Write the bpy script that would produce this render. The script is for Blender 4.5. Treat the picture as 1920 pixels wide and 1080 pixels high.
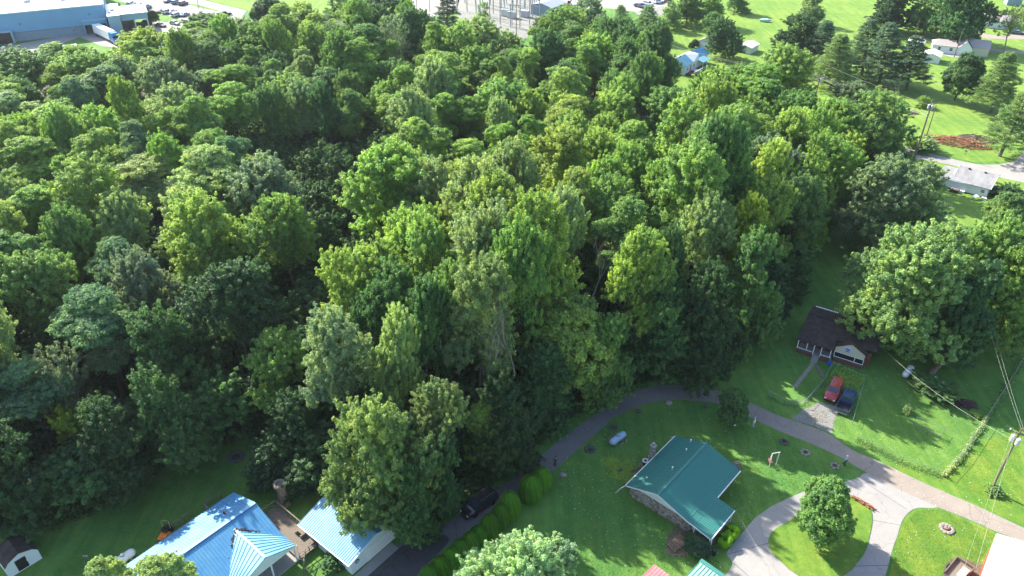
import bpy, bmesh, math, random
import numpy as np
from mathutils import Vector, Matrix
R = math.radians
random.seed(7)
rng = np.random.default_rng(11)
scn = bpy.context.scene
for o in list(bpy.data.objects): bpy.data.objects.remove(o)
col = scn.collection

# ---------------------------------------------------------------- camera, light, exposure
CAM_H, PITCH, FPX = 76.0, R(33.5), 1420.0
cam_data = bpy.data.cameras.new('camera'); cam = bpy.data.objects.new('camera', cam_data); col.objects.link(cam)
cam.location = (0, 0, CAM_H); cam.rotation_euler = (math.pi/2 - PITCH, 0, 0)
cam_data.sensor_width = 36; cam_data.lens = 36*FPX/1920; cam_data.clip_start = .5; cam_data.clip_end = 6000
scn.camera = cam
SUN_EL = 35.5; SUN_TRAVEL = -43.0            # direction the light travels in plan, degrees from +x
w = bpy.data.worlds.new('World'); scn.world = w; w.use_nodes = True
nt = w.node_tree; bg = nt.nodes['Background']
sky = nt.nodes.new('ShaderNodeTexSky'); sky.sky_type = 'NISHITA'; sky.sun_disc = False
sky.sun_elevation = R(SUN_EL)
tx, ty = -math.cos(R(SUN_TRAVEL)), -math.sin(R(SUN_TRAVEL))     # towards the sun
sky.sun_rotation = math.atan2(tx, ty) % (2*math.pi)
sky.air_density = 1.0; sky.dust_density = 1.5; sky.ozone_density = 1.0
nt.links.new(sky.outputs[0], bg.inputs[0]); bg.inputs[1].default_value = 0.14
sd = bpy.data.lights.new('sun', 'SUN'); sun = bpy.data.objects.new('sun', sd); col.objects.link(sun)
sd.energy = 5.0; sd.angle = R(.55); sd.color = (1, .93, .80)
sun.rotation_euler = Vector((tx*math.cos(R(SUN_EL)), ty*math.cos(R(SUN_EL)), math.sin(R(SUN_EL)))).to_track_quat('Z', 'Y').to_euler()
vs = scn.view_settings; vs.view_transform = 'Standard'; vs.look = 'None'; vs.gamma = 1.0; vs.use_curve_mapping = False
vs.exposure = 1.58
HAZE = .00007
scn.cycles.volume_bounces = 0
scn.cycles.max_bounces = 6; scn.cycles.diffuse_bounces = 3; scn.cycles.glossy_bounces = 2
scn.cycles.transmission_bounces = 4; scn.cycles.transparent_max_bounces = 6
scn.cycles.use_denoising = True
scn.cycles.sample_clamp_indirect = 6

# ---------------------------------------------------------------- place finding
FW = Vector((0, math.cos(PITCH), -math.sin(PITCH))); UP = Vector((0, math.sin(PITCH), math.cos(PITCH)))
def at(u, v, z=0.0):
    d = FW + Vector((1, 0, 0))*((u-960)/FPX) - UP*((v-540)/FPX)
    t = (z-CAM_H)/d.z
    return Vector((t*d.x, t*d.y, z))
def proj(P):
    q = Vector(P) - Vector((0, 0, CAM_H)); z = q.dot(FW)
    return 960+FPX*q.x/z, 540-FPX*q.dot(UP)/z, z
def smooth(pts, n=6, closed=False):
    out = []; N = len(pts)
    for i in range(N if closed else N-1):
        if closed: p = [pts[(i+k-1) % N] for k in range(4)]
        else: p = [pts[max(0, i-1)], pts[i], pts[i+1], pts[min(N-1, i+2)]]
        for k in range(n):
            t = k/n
            out.append(tuple(.5*((2*p[1][j])+(-p[0][j]+p[2][j])*t+(2*p[0][j]-5*p[1][j]+4*p[2][j]-p[3][j])*t*t+(-p[0][j]+3*p[1][j]-3*p[2][j]+p[3][j])*t**3) for j in range(len(pts[0]))))
    if not closed: out.append(tuple(pts[-1]))
    return out

# ---------------------------------------------------------------- materials
MATS = {}
def nodes(name):
    m = bpy.data.materials.new(name); m.use_nodes = True
    n = m.node_tree.nodes; b = n['Principled BSDF']; MATS[name] = m
    return m, n, m.node_tree.links, b
def mat(name, c, rough=.6, metal=0., c2=None, scale=8., detail=4., bump=0., spec=.4, lo=.35, hi=.65, stretch=None, coat=0.):
    m, n, l, b = nodes(name)
    b.inputs['Roughness'].default_value = rough; b.inputs['Metallic'].default_value = metal
    b.inputs['Specular IOR Level'].default_value = spec; b.inputs['Coat Weight'].default_value = coat
    if c2 is None: c2 = tuple(x*.8 for x in c)
    tc = n.new('ShaderNodeTexCoord'); mp = n.new('ShaderNodeMapping'); l.new(tc.outputs['Object'], mp.inputs[0])
    if stretch: mp.inputs['Scale'].default_value = stretch
    nz = n.new('ShaderNodeTexNoise'); nz.inputs['Scale'].default_value = scale; nz.inputs['Detail'].default_value = detail
    nz.inputs['Roughness'].default_value = .65
    l.new(mp.outputs[0], nz.inputs['Vector'])
    r = n.new('ShaderNodeValToRGB'); r.color_ramp.elements[0].position = lo; r.color_ramp.elements[1].position = hi
    r.color_ramp.elements[0].color = (*c, 1); r.color_ramp.elements[1].color = (*c2, 1)
    l.new(nz.outputs[0], r.inputs[0]); l.new(r.outputs[0], b.inputs['Base Color'])
    if bump:
        bp = n.new('ShaderNodeBump'); bp.inputs['Strength'].default_value = bump; bp.inputs['Distance'].default_value = .05
        l.new(nz.outputs[0], bp.inputs['Height']); l.new(bp.outputs[0], b.inputs['Normal'])
    return m
def leafmat(name, transl=.35, rough=.5, spec=.35, tip=(1.6, 1.48, 1.12), dark=(.52, .6, .64)):
    m, n, l, b = nodes(name)
    oi = n.new('ShaderNodeObjectInfo'); a = n.new('ShaderNodeAttribute'); a.attribute_name = 'tint'
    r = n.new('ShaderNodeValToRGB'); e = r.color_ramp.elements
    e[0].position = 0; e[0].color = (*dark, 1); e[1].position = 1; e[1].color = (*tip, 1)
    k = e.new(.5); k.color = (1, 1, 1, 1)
    l.new(a.outputs['Fac'], r.inputs[0])
    mx = n.new('ShaderNodeMix'); mx.data_type = 'RGBA'; mx.blend_type = 'MULTIPLY'; mx.inputs[0].default_value = 1
    tc = n.new('ShaderNodeTexCoord'); nz = n.new('ShaderNodeTexNoise'); nz.inputs['Scale'].default_value = .28; nz.inputs['Detail'].default_value = 3
    vm = n.new('ShaderNodeVectorMath'); vm.operation = 'ADD'; l.new(tc.outputs['Object'], vm.inputs[0]); sc_ = n.new('ShaderNodeVectorMath'); sc_.operation = 'SCALE'; sc_.inputs['Scale'].default_value = 97.
    l.new(oi.outputs['Random'], sc_.inputs[0]); l.new(sc_.outputs[0], vm.inputs[1]); l.new(vm.outputs[0], nz.inputs['Vector'])
    r3 = n.new('ShaderNodeValToRGB'); e3 = r3.color_ramp.elements; e3[0].position = .33; e3[0].color = (.74, .84, .95, 1); e3[1].position = .67; e3[1].color = (1.22, 1.12, .95, 1); l.new(nz.outputs[0], r3.inputs[0])
    m0 = n.new('ShaderNodeMix'); m0.data_type = 'RGBA'; m0.blend_type = 'MULTIPLY'; m0.inputs[0].default_value = 1; l.new(oi.outputs['Color'], m0.inputs[6]); l.new(r3.outputs[0], m0.inputs[7])
    l.new(m0.outputs[2], mx.inputs[6]); l.new(r.outputs[0], mx.inputs[7])
    hs = n.new('ShaderNodeHueSaturation'); l.new(mx.outputs[2], hs.inputs['Color'])
    mr = n.new('ShaderNodeMapRange'); mr.inputs[3].default_value = .494; mr.inputs[4].default_value = .506
    l.new(oi.outputs['Random'], mr.inputs[0]); l.new(mr.outputs[0], hs.inputs['Hue'])
    l.new(hs.outputs[0], b.inputs['Base Color']); b.inputs['Roughness'].default_value = rough
    b.inputs['Specular IOR Level'].default_value = spec
    t = n.new('ShaderNodeBsdfTranslucent'); g = n.new('ShaderNodeMix'); g.data_type = 'RGBA'; g.blend_type = 'MULTIPLY'; g.inputs[0].default_value = 1
    l.new(hs.outputs[0], g.inputs[6]); g.inputs[7].default_value = (1.32, 1.36, 1.0, 1); l.new(g.outputs[2], t.inputs[0])
    ms = n.new('ShaderNodeMixShader'); ms.inputs[0].default_value = transl
    l.new(b.outputs[0], ms.inputs[1]); l.new(t.outputs[0], ms.inputs[2])
    l.new(ms.outputs[0], n['Material Output'].inputs[0])
    return m
leafmat('leaf', .42, .55, .28); leafmat('needle', .15, .55, .3, tip=(1.35, 1.3, 1.0))
leafmat('hedge_leaf', .2, .6, .2)

def lawn_material():
    m, n, l, b = nodes('lawn'); b.inputs['Roughness'].default_value = .9; b.inputs['Specular IOR Level'].default_value = .15
    tc = n.new('ShaderNodeTexCoord')
    def noise(s, d=5, rg=.6, sc=None):
        nz = n.new('ShaderNodeTexNoise'); nz.inputs['Scale'].default_value = s; nz.inputs['Detail'].default_value = d; nz.inputs['Roughness'].default_value = rg
        if sc:
            mp = n.new('ShaderNodeMapping'); mp.inputs['Scale'].default_value = sc; mp.inputs['Rotation'].default_value = (0, 0, .6)
            l.new(tc.outputs['Object'], mp.inputs[0]); l.new(mp.outputs[0], nz.inputs['Vector'])
        else: l.new(tc.outputs['Object'], nz.inputs['Vector'])
        return nz
    def ramp(src, p0, c0, p1, c1):
        r = n.new('ShaderNodeValToRGB'); e = r.color_ramp.elements
        e[0].position = p0; e[0].color = (*c0, 1); e[1].position = p1; e[1].color = (*c1, 1); l.new(src, r.inputs[0]); return r.outputs[0]
    big = ramp(noise(.06, 4).outputs[0], .35, (.068, .180, .048), .65, (.125, .24, .052))
    mid = ramp(noise(.55, 6, .7).outputs[0], .3, (.70, .82, .8), .7, (1.2, 1.08, 1.0))
    fine = ramp(noise(5., 6, .8).outputs[0], .25, (.62, .72, .6), .75, (1.3, 1.2, 1.2))
    mow = ramp(noise(1., 2, .5, (.9, .06, 1)).outputs[0], .40, (.86, .92, .86), .60, (1.12, 1.07, 1.08))
    out = big
    for x in (mid, fine, mow):
        mx = n.new('ShaderNodeMix'); mx.data_type = 'RGBA'; mx.blend_type = 'MULTIPLY'; mx.inputs[0].default_value = 1
        l.new(out, mx.inputs[6]); l.new(x, mx.inputs[7]); out = mx.outputs[2]
    # worn / dry spots
    sp = noise(.23, 7, .75); mk = ramp(sp.outputs[0], .60, (0, 0, 0), .72, (1, 1, 1))
    dm = n.new('ShaderNodeMix'); dm.data_type = 'RGBA'; l.new(mk, dm.inputs[0]); l.new(out, dm.inputs[6]); dm.inputs[7].default_value = (.16, .21, .05, 1)
    l.new(dm.outputs[2], b.inputs['Base Color'])
    bp = n.new('ShaderNodeBump'); bp.inputs['Strength'].default_value = .8; bp.inputs['Distance'].default_value = .12
    l.new(noise(3.5, 8, .8).outputs[0], bp.inputs['Height']); l.new(bp.outputs[0], b.inputs['Normal'])
lawn_material()
def backlit_lawn_material():  # lawn copy with the far lawn's backlit, hazy brightness put into its colour
    m = MATS['lawn'].copy(); m.name = 'backlit_lawn'; MATS['backlit_lawn'] = m
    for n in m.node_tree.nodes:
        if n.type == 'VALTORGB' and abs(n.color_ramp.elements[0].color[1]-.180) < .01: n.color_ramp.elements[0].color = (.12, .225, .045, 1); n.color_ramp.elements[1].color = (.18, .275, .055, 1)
backlit_lawn_material()
def sunny_material():
    m = MATS['lawn'].copy(); m.name = 'sunny_lawn'; MATS['sunny_lawn'] = m
    for n in m.node_tree.nodes:
        if n.type == 'VALTORGB' and abs(n.color_ramp.elements[0].color[1]-.180) < .01: n.color_ramp.elements[0].color = (.105, .21, .035, 1); n.color_ramp.elements[1].color = (.15, .235, .038, 1); n.color_ramp.elements[0].position = .4; n.color_ramp.elements[1].position = .6
        if n.type == 'TEX_NOISE' and abs(n.inputs['Scale'].default_value-.06) < .01: n.inputs['Scale'].default_value = .3
sunny_material()
def voronoi_mat(name, c1, c2, joint, scale, rough=.85, jw=.06, bump=.6):
    m, n, l, b = nodes(name); b.inputs['Roughness'].default_value = rough
    tc = n.new('ShaderNodeTexCoord')
    v = n.new('ShaderNodeTexVoronoi'); v.inputs['Scale'].default_value = scale; l.new(tc.outputs['Object'], v.inputs['Vector'])
    v2 = n.new('ShaderNodeTexVoronoi'); v2.feature = 'DISTANCE_TO_EDGE'; v2.inputs['Scale'].default_value = scale; l.new(tc.outputs['Object'], v2.inputs['Vector'])
    sx = n.new('ShaderNodeSeparateColor'); l.new(v.outputs['Color'], sx.inputs[0])
    r = n.new('ShaderNodeValToRGB'); r.color_ramp.elements[0].color = (*c1, 1); r.color_ramp.elements[1].color = (*c2, 1); l.new(sx.outputs[0], r.inputs[0])
    k = n.new('ShaderNodeValToRGB'); k.color_ramp.elements[0].position = jw*.5; k.color_ramp.elements[1].position = jw; l.new(v2.outputs['Distance'], k.inputs[0])
    mx = n.new('ShaderNodeMix'); mx.data_type = 'RGBA'; l.new(k.outputs[0], mx.inputs[0]); mx.inputs[6].default_value = (*joint, 1); l.new(r.outputs[0], mx.inputs[7])
    l.new(mx.outputs[2], b.inputs['Base Color'])
    bp = n.new('ShaderNodeBump'); bp.inputs['Strength'].default_value = bump; bp.inputs['Distance'].default_value = .04
    l.new(k.outputs[0], bp.inputs['Height']); l.new(bp.outputs[0], b.inputs['Normal'])
voronoi_mat('stone_wall', (.16, .14, .12), (.36, .33, .29), (.06, .055, .05), 2.6)
voronoi_mat('gravel', (.15, .15, .14), (.30, .295, .27), (.10, .105, .09), 13., bump=.3)
voronoi_mat('brick_wall', (.12, .035, .03), (.17, .06, .045), (.10, .08, .07), 6.)

def road_material(name, base, dark, crack=.5):
    m, n, l, b = nodes(name); b.inputs['Roughness'].default_value = .85; b.inputs['Specular IOR Level'].default_value = .25
    tc = n.new('ShaderNodeTexCoord')
    a = n.new('ShaderNodeTexNoise'); a.inputs['Scale'].default_value = .35; a.inputs['Detail'].default_value = 8; a.inputs['Roughness'].default_value = .7
    f = n.new('ShaderNodeTexNoise'); f.inputs['Scale'].default_value = 9; f.inputs['Detail'].default_value = 4
    for x in (a, f): l.new(tc.outputs['Object'], x.inputs['Vector'])
    r = n.new('ShaderNodeValToRGB'); e = r.color_ramp.elements; e[0].position = .3; e[1].position = .7; e[0].color = (*dark, 1); e[1].color = (*base, 1); l.new(a.outputs[0], r.inputs[0])
    r2 = n.new('ShaderNodeValToRGB'); e = r2.color_ramp.elements; e[0].position = .2; e[1].position = .8; e[0].color = (.8, .8, .8, 1); e[1].color = (1.12, 1.12, 1.12, 1); l.new(f.outputs[0], r2.inputs[0])
    mx = n.new('ShaderNodeMix'); mx.data_type = 'RGBA'; mx.blend_type = 'MULTIPLY'; mx.inputs[0].default_value = 1; l.new(r.outputs[0], mx.inputs[6]); l.new(r2.outputs[0], mx.inputs[7])
    # thin wandering cracks
    wz = n.new('ShaderNodeTexNoise'); wz.inputs['Scale'].default_value = .8; l.new(tc.outputs['Object'], wz.inputs['Vector'])
    ad = n.new('ShaderNodeMix'); ad.data_type = 'RGBA'; ad.blend_type = 'ADD'; ad.inputs[0].default_value = 1.2; l.new(tc.outputs['Object'], ad.inputs[6]); l.new(wz.outputs['Color'], ad.inputs[7])
    vo = n.new('ShaderNodeTexVoronoi'); vo.feature = 'DISTANCE_TO_EDGE'; vo.inputs['Scale'].default_value = .22; l.new(ad.outputs[2], vo.inputs['Vector'])
    k = n.new('ShaderNodeValToRGB'); e = k.color_ramp.elements; e[0].position = 0; e[0].color = (1-crack,)*3+(1,); e[1].position = .012; e[1].color = (1, 1, 1, 1); l.new(vo.outputs['Distance'], k.inputs[0])
    m2 = n.new('ShaderNodeMix'); m2.data_type = 'RGBA'; m2.blend_type = 'MULTIPLY'; m2.inputs[0].default_value = 1; l.new(mx.outputs[2], m2.inputs[6]); l.new(k.outputs[0], m2.inputs[7])
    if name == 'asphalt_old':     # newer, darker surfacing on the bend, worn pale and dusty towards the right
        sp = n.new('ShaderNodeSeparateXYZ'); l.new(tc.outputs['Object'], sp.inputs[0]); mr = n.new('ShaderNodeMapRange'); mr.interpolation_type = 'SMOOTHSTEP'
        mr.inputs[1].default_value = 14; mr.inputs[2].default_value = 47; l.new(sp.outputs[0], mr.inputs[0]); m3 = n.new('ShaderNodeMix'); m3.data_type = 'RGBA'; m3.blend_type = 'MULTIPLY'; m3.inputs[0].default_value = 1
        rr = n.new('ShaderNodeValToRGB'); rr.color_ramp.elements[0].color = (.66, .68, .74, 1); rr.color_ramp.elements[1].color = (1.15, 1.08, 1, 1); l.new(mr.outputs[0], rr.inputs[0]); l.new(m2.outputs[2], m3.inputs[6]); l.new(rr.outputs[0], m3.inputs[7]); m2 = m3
    l.new(m2.outputs[2], b.inputs['Base Color'])
    bp = n.new('ShaderNodeBump'); bp.inputs['Strength'].default_value = .3; bp.inputs['Distance'].default_value = .03; l.new(f.outputs[0], bp.inputs['Height']); l.new(bp.outputs[0], b.inputs['Normal'])
road_material('asphalt_old', (.255, .235, .215), (.20, .185, .17), .3)
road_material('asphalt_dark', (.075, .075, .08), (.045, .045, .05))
road_material('concrete', (.31, .295, .28), (.255, .245, .235), .2)
road_material('lot_paving', (.33, .30, .28), (.27, .25, .235), .35)
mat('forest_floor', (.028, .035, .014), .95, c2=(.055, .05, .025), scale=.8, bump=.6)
mat('soil', (.075, .065, .04), .95, c2=(.15, .13, .09), scale=3, bump=.5)
mat('green_metal', (.026, .175, .15), .5, c2=(.045, .165, .145), lo=.3, hi=.8, scale=.8, detail=6, spec=.5)
mat('pale_green_metal', (.22, .48, .36), .4, c2=(.28, .53, .41), scale=1.5)
mat('blue_metal', (.04, .21, .42), .5, c2=(.10, .28, .45), lo=.3, hi=.75, scale=.8, detail=6, spec=.5)
mat('light_blue_metal', (.22, .42, .51), .4, c2=(.14, .34, .46), scale=.7, spec=.5, detail=6)
mat('pink_metal', (.42, .13, .15), .45, c2=(.47, .2, .2), scale=1.)
mat('white_metal', (.80, .80, .80), .45, c2=(.74, .75, .76), scale=.8)
mat('white_siding', (.62, .66, .66), .6, c2=(.56, .61, .62), scale=1., stretch=(1, 1, 9))
mat('cream_siding', (.48, .46, .36), .6, c2=(.44, .42, .33), scale=1., stretch=(1, 1, 9))
mat('red_siding', (.48, .06, .05), .6, c2=(.42, .05, .045), scale=1., stretch=(9, 9, 1))
mat('white_paint', (.74, .74, .73), .5, c2=(.64, .64, .63), scale=3.)
mat('brown_shingle', (.028, .020, .020), .9, c2=(.05, .038, .036), scale=1.2, detail=8, lo=.42, hi=.62, bump=.4)
mat('grey_shingle', (.19, .19, .20), .9, c2=(.28, .28, .285), scale=.9, detail=8, bump=.4, stretch=(1, .35, 1))
mat('taupe_shingle', (.28, .25, .25), .9, c2=(.34, .31, .30), scale=2., detail=8, bump=.3)
mat('dark_glass', (.012, .016, .022), .12, c2=(.02, .025, .03), spec=.6)
mat('car_glass', (.03, .045, .06), .08, c2=(.03, .045, .06), spec=.8)
mat('weathered_wood', (.20, .17, .135), .85, c2=(.11, .09, .075), scale=3., detail=8, bump=.3, stretch=(1, 6, 1))
mat('pole_wood', (.20, .15, .11), .9, c2=(.12, .085, .06), scale=6., detail=8, bump=.3, stretch=(1, 1, .15))
mat('bark', (.075, .058, .042), .95, c2=(.13, .11, .085), scale=5., bump=.6, detail=8, stretch=(1, 1, .3))
mat('pale_bark', (.30, .27, .22), .9, c2=(.20, .18, .15), scale=5., bump=.4, detail=8, stretch=(1, 1, .3))
mat('snag_bark', (.26, .20, .15), .95, c2=(.14, .10, .075), scale=4., bump=.8, detail=8, stretch=(1, 1, .25))
mat('tyre_rubber', (.018, .018, .019), .85); mat('steel', (.42, .43, .45), .35, .8, c2=(.34, .35, .36)); mat('galvanised', (.40, .42, .44), .45, .5, c2=(.34, .35, .37))
mat('tank_white', (.66, .70, .72), .4, c2=(.58, .62, .64), scale=4.); mat('tank_blue', (.30, .42, .52), .45, c2=(.27, .38, .48), scale=4.)
mat('black_plastic', (.015, .015, .016), .5); mat('dark_metal', (.05, .05, .055), .5, .3)
mat('orange_paint', (.75, .22, .02), .4, coat=.3); mat('tan_tube', (.45, .38, .20), .6)
mat('stone_pale', (.29, .265, .235), .9, c2=(.20, .18, .155), scale=5., bump=.5, detail=8)
mat('stone_red', (.22, .09, .06), .9, c2=(.34, .2, .14), scale=5., bump=.4)
mat('stone_dark', (.10, .10, .095), .9, c2=(.06, .06, .055), scale=5., bump=.4)
mat('skin', (.42, .25, .17), .6); mat('hair', (.04, .025, .018), .8); mat('cloth_blue', (.22, .42, .62), .8); mat('cloth_dark', (.02, .022, .028), .85); mat('cloth_grey', (.06, .065, .075), .85)
mat('wire_white', (.36, .38, .34), .5); mat('wire_dark', (.16, .16, .16), .5)
mat('insulator', (.62, .66, .70), .25); mat('transformer_grey', (.50, .52, .54), .45)
mat('factory_wall', (.15, .34, .52), .55, c2=(.14, .32, .49), scale=.15, detail=3); mat('factory_office', (.27, .40, .47), .6, c2=(.25, .37, .44), scale=.3)
mat('factory_roof', (.82, .82, .80), .5, c2=(.78, .78, .77), scale=.2); mat('cyan_paint', (.02, .45, .60), .5)
mat('block_wall', (.19, .27, .33), .8, c2=(.16, .23, .29), scale=.8)
mat('brush_red', (.22, .09, .05), .95, c2=(.32, .16, .1), scale=4.); mat('tarp_blue', (.01, .07, .5), .5); mat('chicken_white', (.75, .74, .7), .8)
mat('straw', (.40, .33, .15), .9, c2=(.28, .26, .09), scale=6.); mat('debris', (.05, .025, .03), .95, c2=(.09, .05, .05), scale=8.)
for nm, c in dict(red=(.36, .012, .02), black=(.012, .013, .017), navy=(.025, .05, .13), silver=(.45, .47, .49), white=(.72, .73, .74), grey=(.13, .14, .15), blue=(.05, .13, .27), maroon=(.10, .04, .05), tan=(.35, .3, .22), teal=(.03, .06, .07)).items():
    mat('paint_'+nm, c, .28, .25 if nm in ('silver', 'grey') else 0., c2=tuple(x*.93 for x in c), coat=.7, spec=.5)
mat('cab_blue', (.02, .22, .60), .3, coat=.6); mat('lamp_glass', (.65, .66, .66), .15); mat('tail_red', (.35, .02, .02), .3)

# ---------------------------------------------------------------- mesh building
class MB:
    def __init__(s): s.v = []; s.f = []; s.sm = False
    def add(s, vs, fs):
        k = len(s.v); s.v += [tuple(x) for x in vs]; s.f += [tuple(i+k for i in f) for f in fs]; return s
    def box(s, x0, y0, z0, x1, y1, z1, rot=0., piv=None, tilt=None):
        V = [Vector((x, y, z)) for z in (z0, z1) for x, y in ((x0, y0), (x1, y0), (x1, y1), (x0, y1))]
        if rot or tilt:
            p = Vector(piv) if piv else Vector(((x0+x1)/2, (y0+y1)/2, (z0+z1)/2))
            M = Matrix.Rotation(rot, 3, 'Z')
            if tilt: M = M @ Matrix.Rotation(tilt[0], 3, tilt[1])
            V = [M @ (q-p)+p for q in V]
        return s.add(V, [(0, 3, 2, 1), (4, 5, 6, 7), (0, 1, 5, 4), (1, 2, 6, 5), (2, 3, 7, 6), (3, 0, 4, 7)])
    def bar(s, a, b, w, h=None, up=(0, 0, 1)):
        a = Vector(a); b = Vector(b); h = h or w; d = (b-a).normalized(); u = Vector(up)
        if abs(d.dot(u)) > .98: u = Vector((1, 0, 0))
        r = d.cross(u).normalized(); t = r.cross(d)
        V = [p+r*i*w/2+t*j*h/2 for p in (a, b) for i, j in ((-1, -1), (1, -1), (1, 1), (-1, 1))]
        return s.add(V, [(0, 1, 2, 3), (7, 6, 5, 4), (0, 4, 5, 1), (1, 5, 6, 2), (2, 6, 7, 3), (3, 7, 4, 0)])
    def slab(s, pts, t, down=True):           # polygon (3D points) thickened downwards
        n = len(pts); o = Vector((0, 0, -t)) if down else Vector((0, 0, t))
        P = [Vector(p) for p in pts]; V = P+[p+o for p in P]
        return s.add(V, [tuple(range(n)), tuple(range(2*n-1, n-1, -1))]+[(i, i+n, (i+1) % n+n, (i+1) % n) for i in range(n)])
    def tube(s, path, rad, n=8, cap=True):
        P = [Vector(p) for p in path]; rad = rad if hasattr(rad, '__len__') else [rad]*len(P); V = []; F = []
        for i, p in enumerate(P):
            d = (P[min(i+1, len(P)-1)]-P[max(i-1, 0)]).normalized()
            u = Vector((0, 0, 1)) if abs(d.z) < .95 else Vector((1, 0, 0))
            r = d.cross(u).normalized(); t = r.cross(d)
            V += [p+(r*math.cos(2*math.pi*k/n)+t*math.sin(2*math.pi*k/n))*rad[i] for k in range(n)]
        for i in range(len(P)-1):
            F += [(i*n+k, i*n+(k+1) % n, (i+1)*n+(k+1) % n, (i+1)*n+k) for k in range(n)]
        if cap: F += [tuple(range(n-1, -1, -1)), tuple((len(P)-1)*n+k for k in range(n))]
        return s.add(V, F)
    def lathe(s, prof, n=14, o=(0, 0, 0), axis='Z', sx=1., sy=1.):
        V = []; F = []
        for r, h in prof:
            for k in range(n):
                a = 2*math.pi*k/n; x, y = r*math.cos(a)*sx, r*math.sin(a)*sy
                q = (x, y, h) if axis == 'Z' else ((h, x, y) if axis == 'X' else (x, h, y))
                V.append((q[0]+o[0], q[1]+o[1], q[2]+o[2]))
        for i in range(len(prof)-1):
            F += [(i*n+k, i*n+(k+1) % n, (i+1)*n+(k+1) % n, (i+1)*n+k) for k in range(n)]
        F += [tuple(range(n-1, -1, -1)), tuple((len(prof)-1)*n+k for k in range(n))]
        return s.add(V, F)
    def rock(s, c, rx, ry, rz, seed=0, n=8):
        rr = random.Random(seed); V = []; F = []; m = 5
        for i in range(m+1):
            th = math.pi*i/m
            for k in range(n):
                a = 2*math.pi*k/n; q = 1+rr.uniform(-.18, .18)
                V.append((c[0]+rx*q*math.sin(th)*math.cos(a), c[1]+ry*q*math.sin(th)*math.sin(a), c[2]+rz*q*math.cos(th)))
        for i in range(m): F += [(i*n+k, (i+1)*n+k, (i+1)*n+(k+1) % n, i*n+(k+1) % n) for k in range(n)]
        return s.add(V, F)
    def build(s, name, m, parent=None, loc=None, label=None, kind=None, smooth=False):
        me = bpy.data.meshes.new(name); me.from_pydata(s.v, [], s.f)
        bm = bmesh.new(); bm.from_mesh(me); bmesh.ops.recalc_face_normals(bm, faces=bm.faces); bm.to_mesh(me); bm.free()
        if smooth: me.polygons.foreach_set('use_smooth', [True]*len(me.polygons))
        me.materials.append(MATS[m]); o = bpy.data.objects.new(name, me); col.objects.link(o)
        if parent: o.parent = parent
        if loc: o.location = loc
        if label: o['label'] = label
        if kind: o['kind'] = kind
        return o
def tag(o, label=None, cat=None, group=None, kind=None):
    if label: o['label'] = label
    if cat: o['category'] = cat
    if group: o['group'] = group
    if kind: o['kind'] = kind
    return o
def thing(name, label, cat, loc=(0, 0, 0), rz=0., group=None):
    o = bpy.data.objects.new(name, None); col.objects.link(o); o.empty_display_size = .3
    o.location = loc; o.rotation_euler = (0, 0, rz); return tag(o, label, cat, group)
def kids(o): return [c for c in bpy.data.objects if c.parent == o]
def copy_tree(o, loc=None, rz=None, label=None, scale=None):
    tree = {}
    for c in bpy.data.objects:
        if c.parent: tree.setdefault(c.parent.name, []).append(c)
    def rec(x, par):
        c = x.copy(); col.objects.link(c)
        if par: c.parent = par
        for k in tree.get(x.name, []): rec(k, c)
        return c
    r = rec(o, None)
    if loc is not None: r.location = loc
    if rz is not None: r.rotation_euler = (0, 0, rz)
    if scale is not None: r.scale = (scale,)*3 if not hasattr(scale, '__len__') else scale
    if label: r['label'] = label
    return r
def sheet(name, px, m, z, sm=0, wob=0., label=None, world=False, kind='structure'):
    P = smooth(px, sm, True) if sm else px
    q = []
    for i, (u, v) in enumerate(P):
        p = Vector((u, v, z)) if world else at(u, v); q.append(Vector((p.x+random.uniform(-wob, wob), p.y+random.uniform(-wob, wob), z)))
    from mathutils.geometry import tessellate_polygon
    tris = tessellate_polygon([q]); fs = []
    for t in tris:
        nz = (q[t[1]]-q[t[0]]).cross(q[t[2]]-q[t[0]]).z
        if abs(nz) > 1e-9: fs.append(tuple(t) if nz > 0 else tuple(t[::-1]))
    me = bpy.data.meshes.new(name); me.from_pydata([tuple(p) for p in q], [], fs); me.materials.append(MATS[m])
    o = bpy.data.objects.new(name, me); col.objects.link(o); o['kind'] = kind
    if label: o['label'] = label
    return o
# ---------------------------------------------------------------- foliage
def leaf_mesh(name, P, Nrm, size, tint, m, aspect=.62):
    """one small folded-free quad per leaf cluster: P centres, Nrm facing, size half-length"""
    n = len(P); Nrm = Nrm/np.linalg.norm(Nrm, axis=1, keepdims=True).clip(1e-6)
    a = rng.normal(size=(n, 3)); U = np.cross(Nrm, a); U /= np.linalg.norm(U, axis=1, keepdims=True).clip(1e-6); W = np.cross(Nrm, U)
    s = size[:, None]; v = np.empty((n, 3, 3), np.float32)
    v[:, 0] = P-U*s-W*s*aspect*.8; v[:, 1] = P+U*s*.9-W*s*aspect*.5; v[:, 2] = P+W*s*aspect*1.5+U*s*rng.uniform(-.5, .5, (n, 1))
    me = bpy.data.meshes.new(name); me.vertices.add(n*3); me.vertices.foreach_set('co', v.ravel())
    me.loops.add(n*3); me.loops.foreach_set('vertex_index', np.arange(n*3, dtype=np.int32))
    me.polygons.add(n); me.polygons.foreach_set('loop_start', np.arange(0, n*3, 3, dtype=np.int32))
    at_ = me.attributes.new('tint', 'FLOAT', 'FACE'); at_.data.foreach_set('value', tint.astype(np.float32))
    me.update(calc_edges=True); me.materials.append(MATS[m]); return me
def sph(n):
    d = rng.normal(size=(n, 3)); return d/np.linalg.norm(d, axis=1, keepdims=True)

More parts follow.
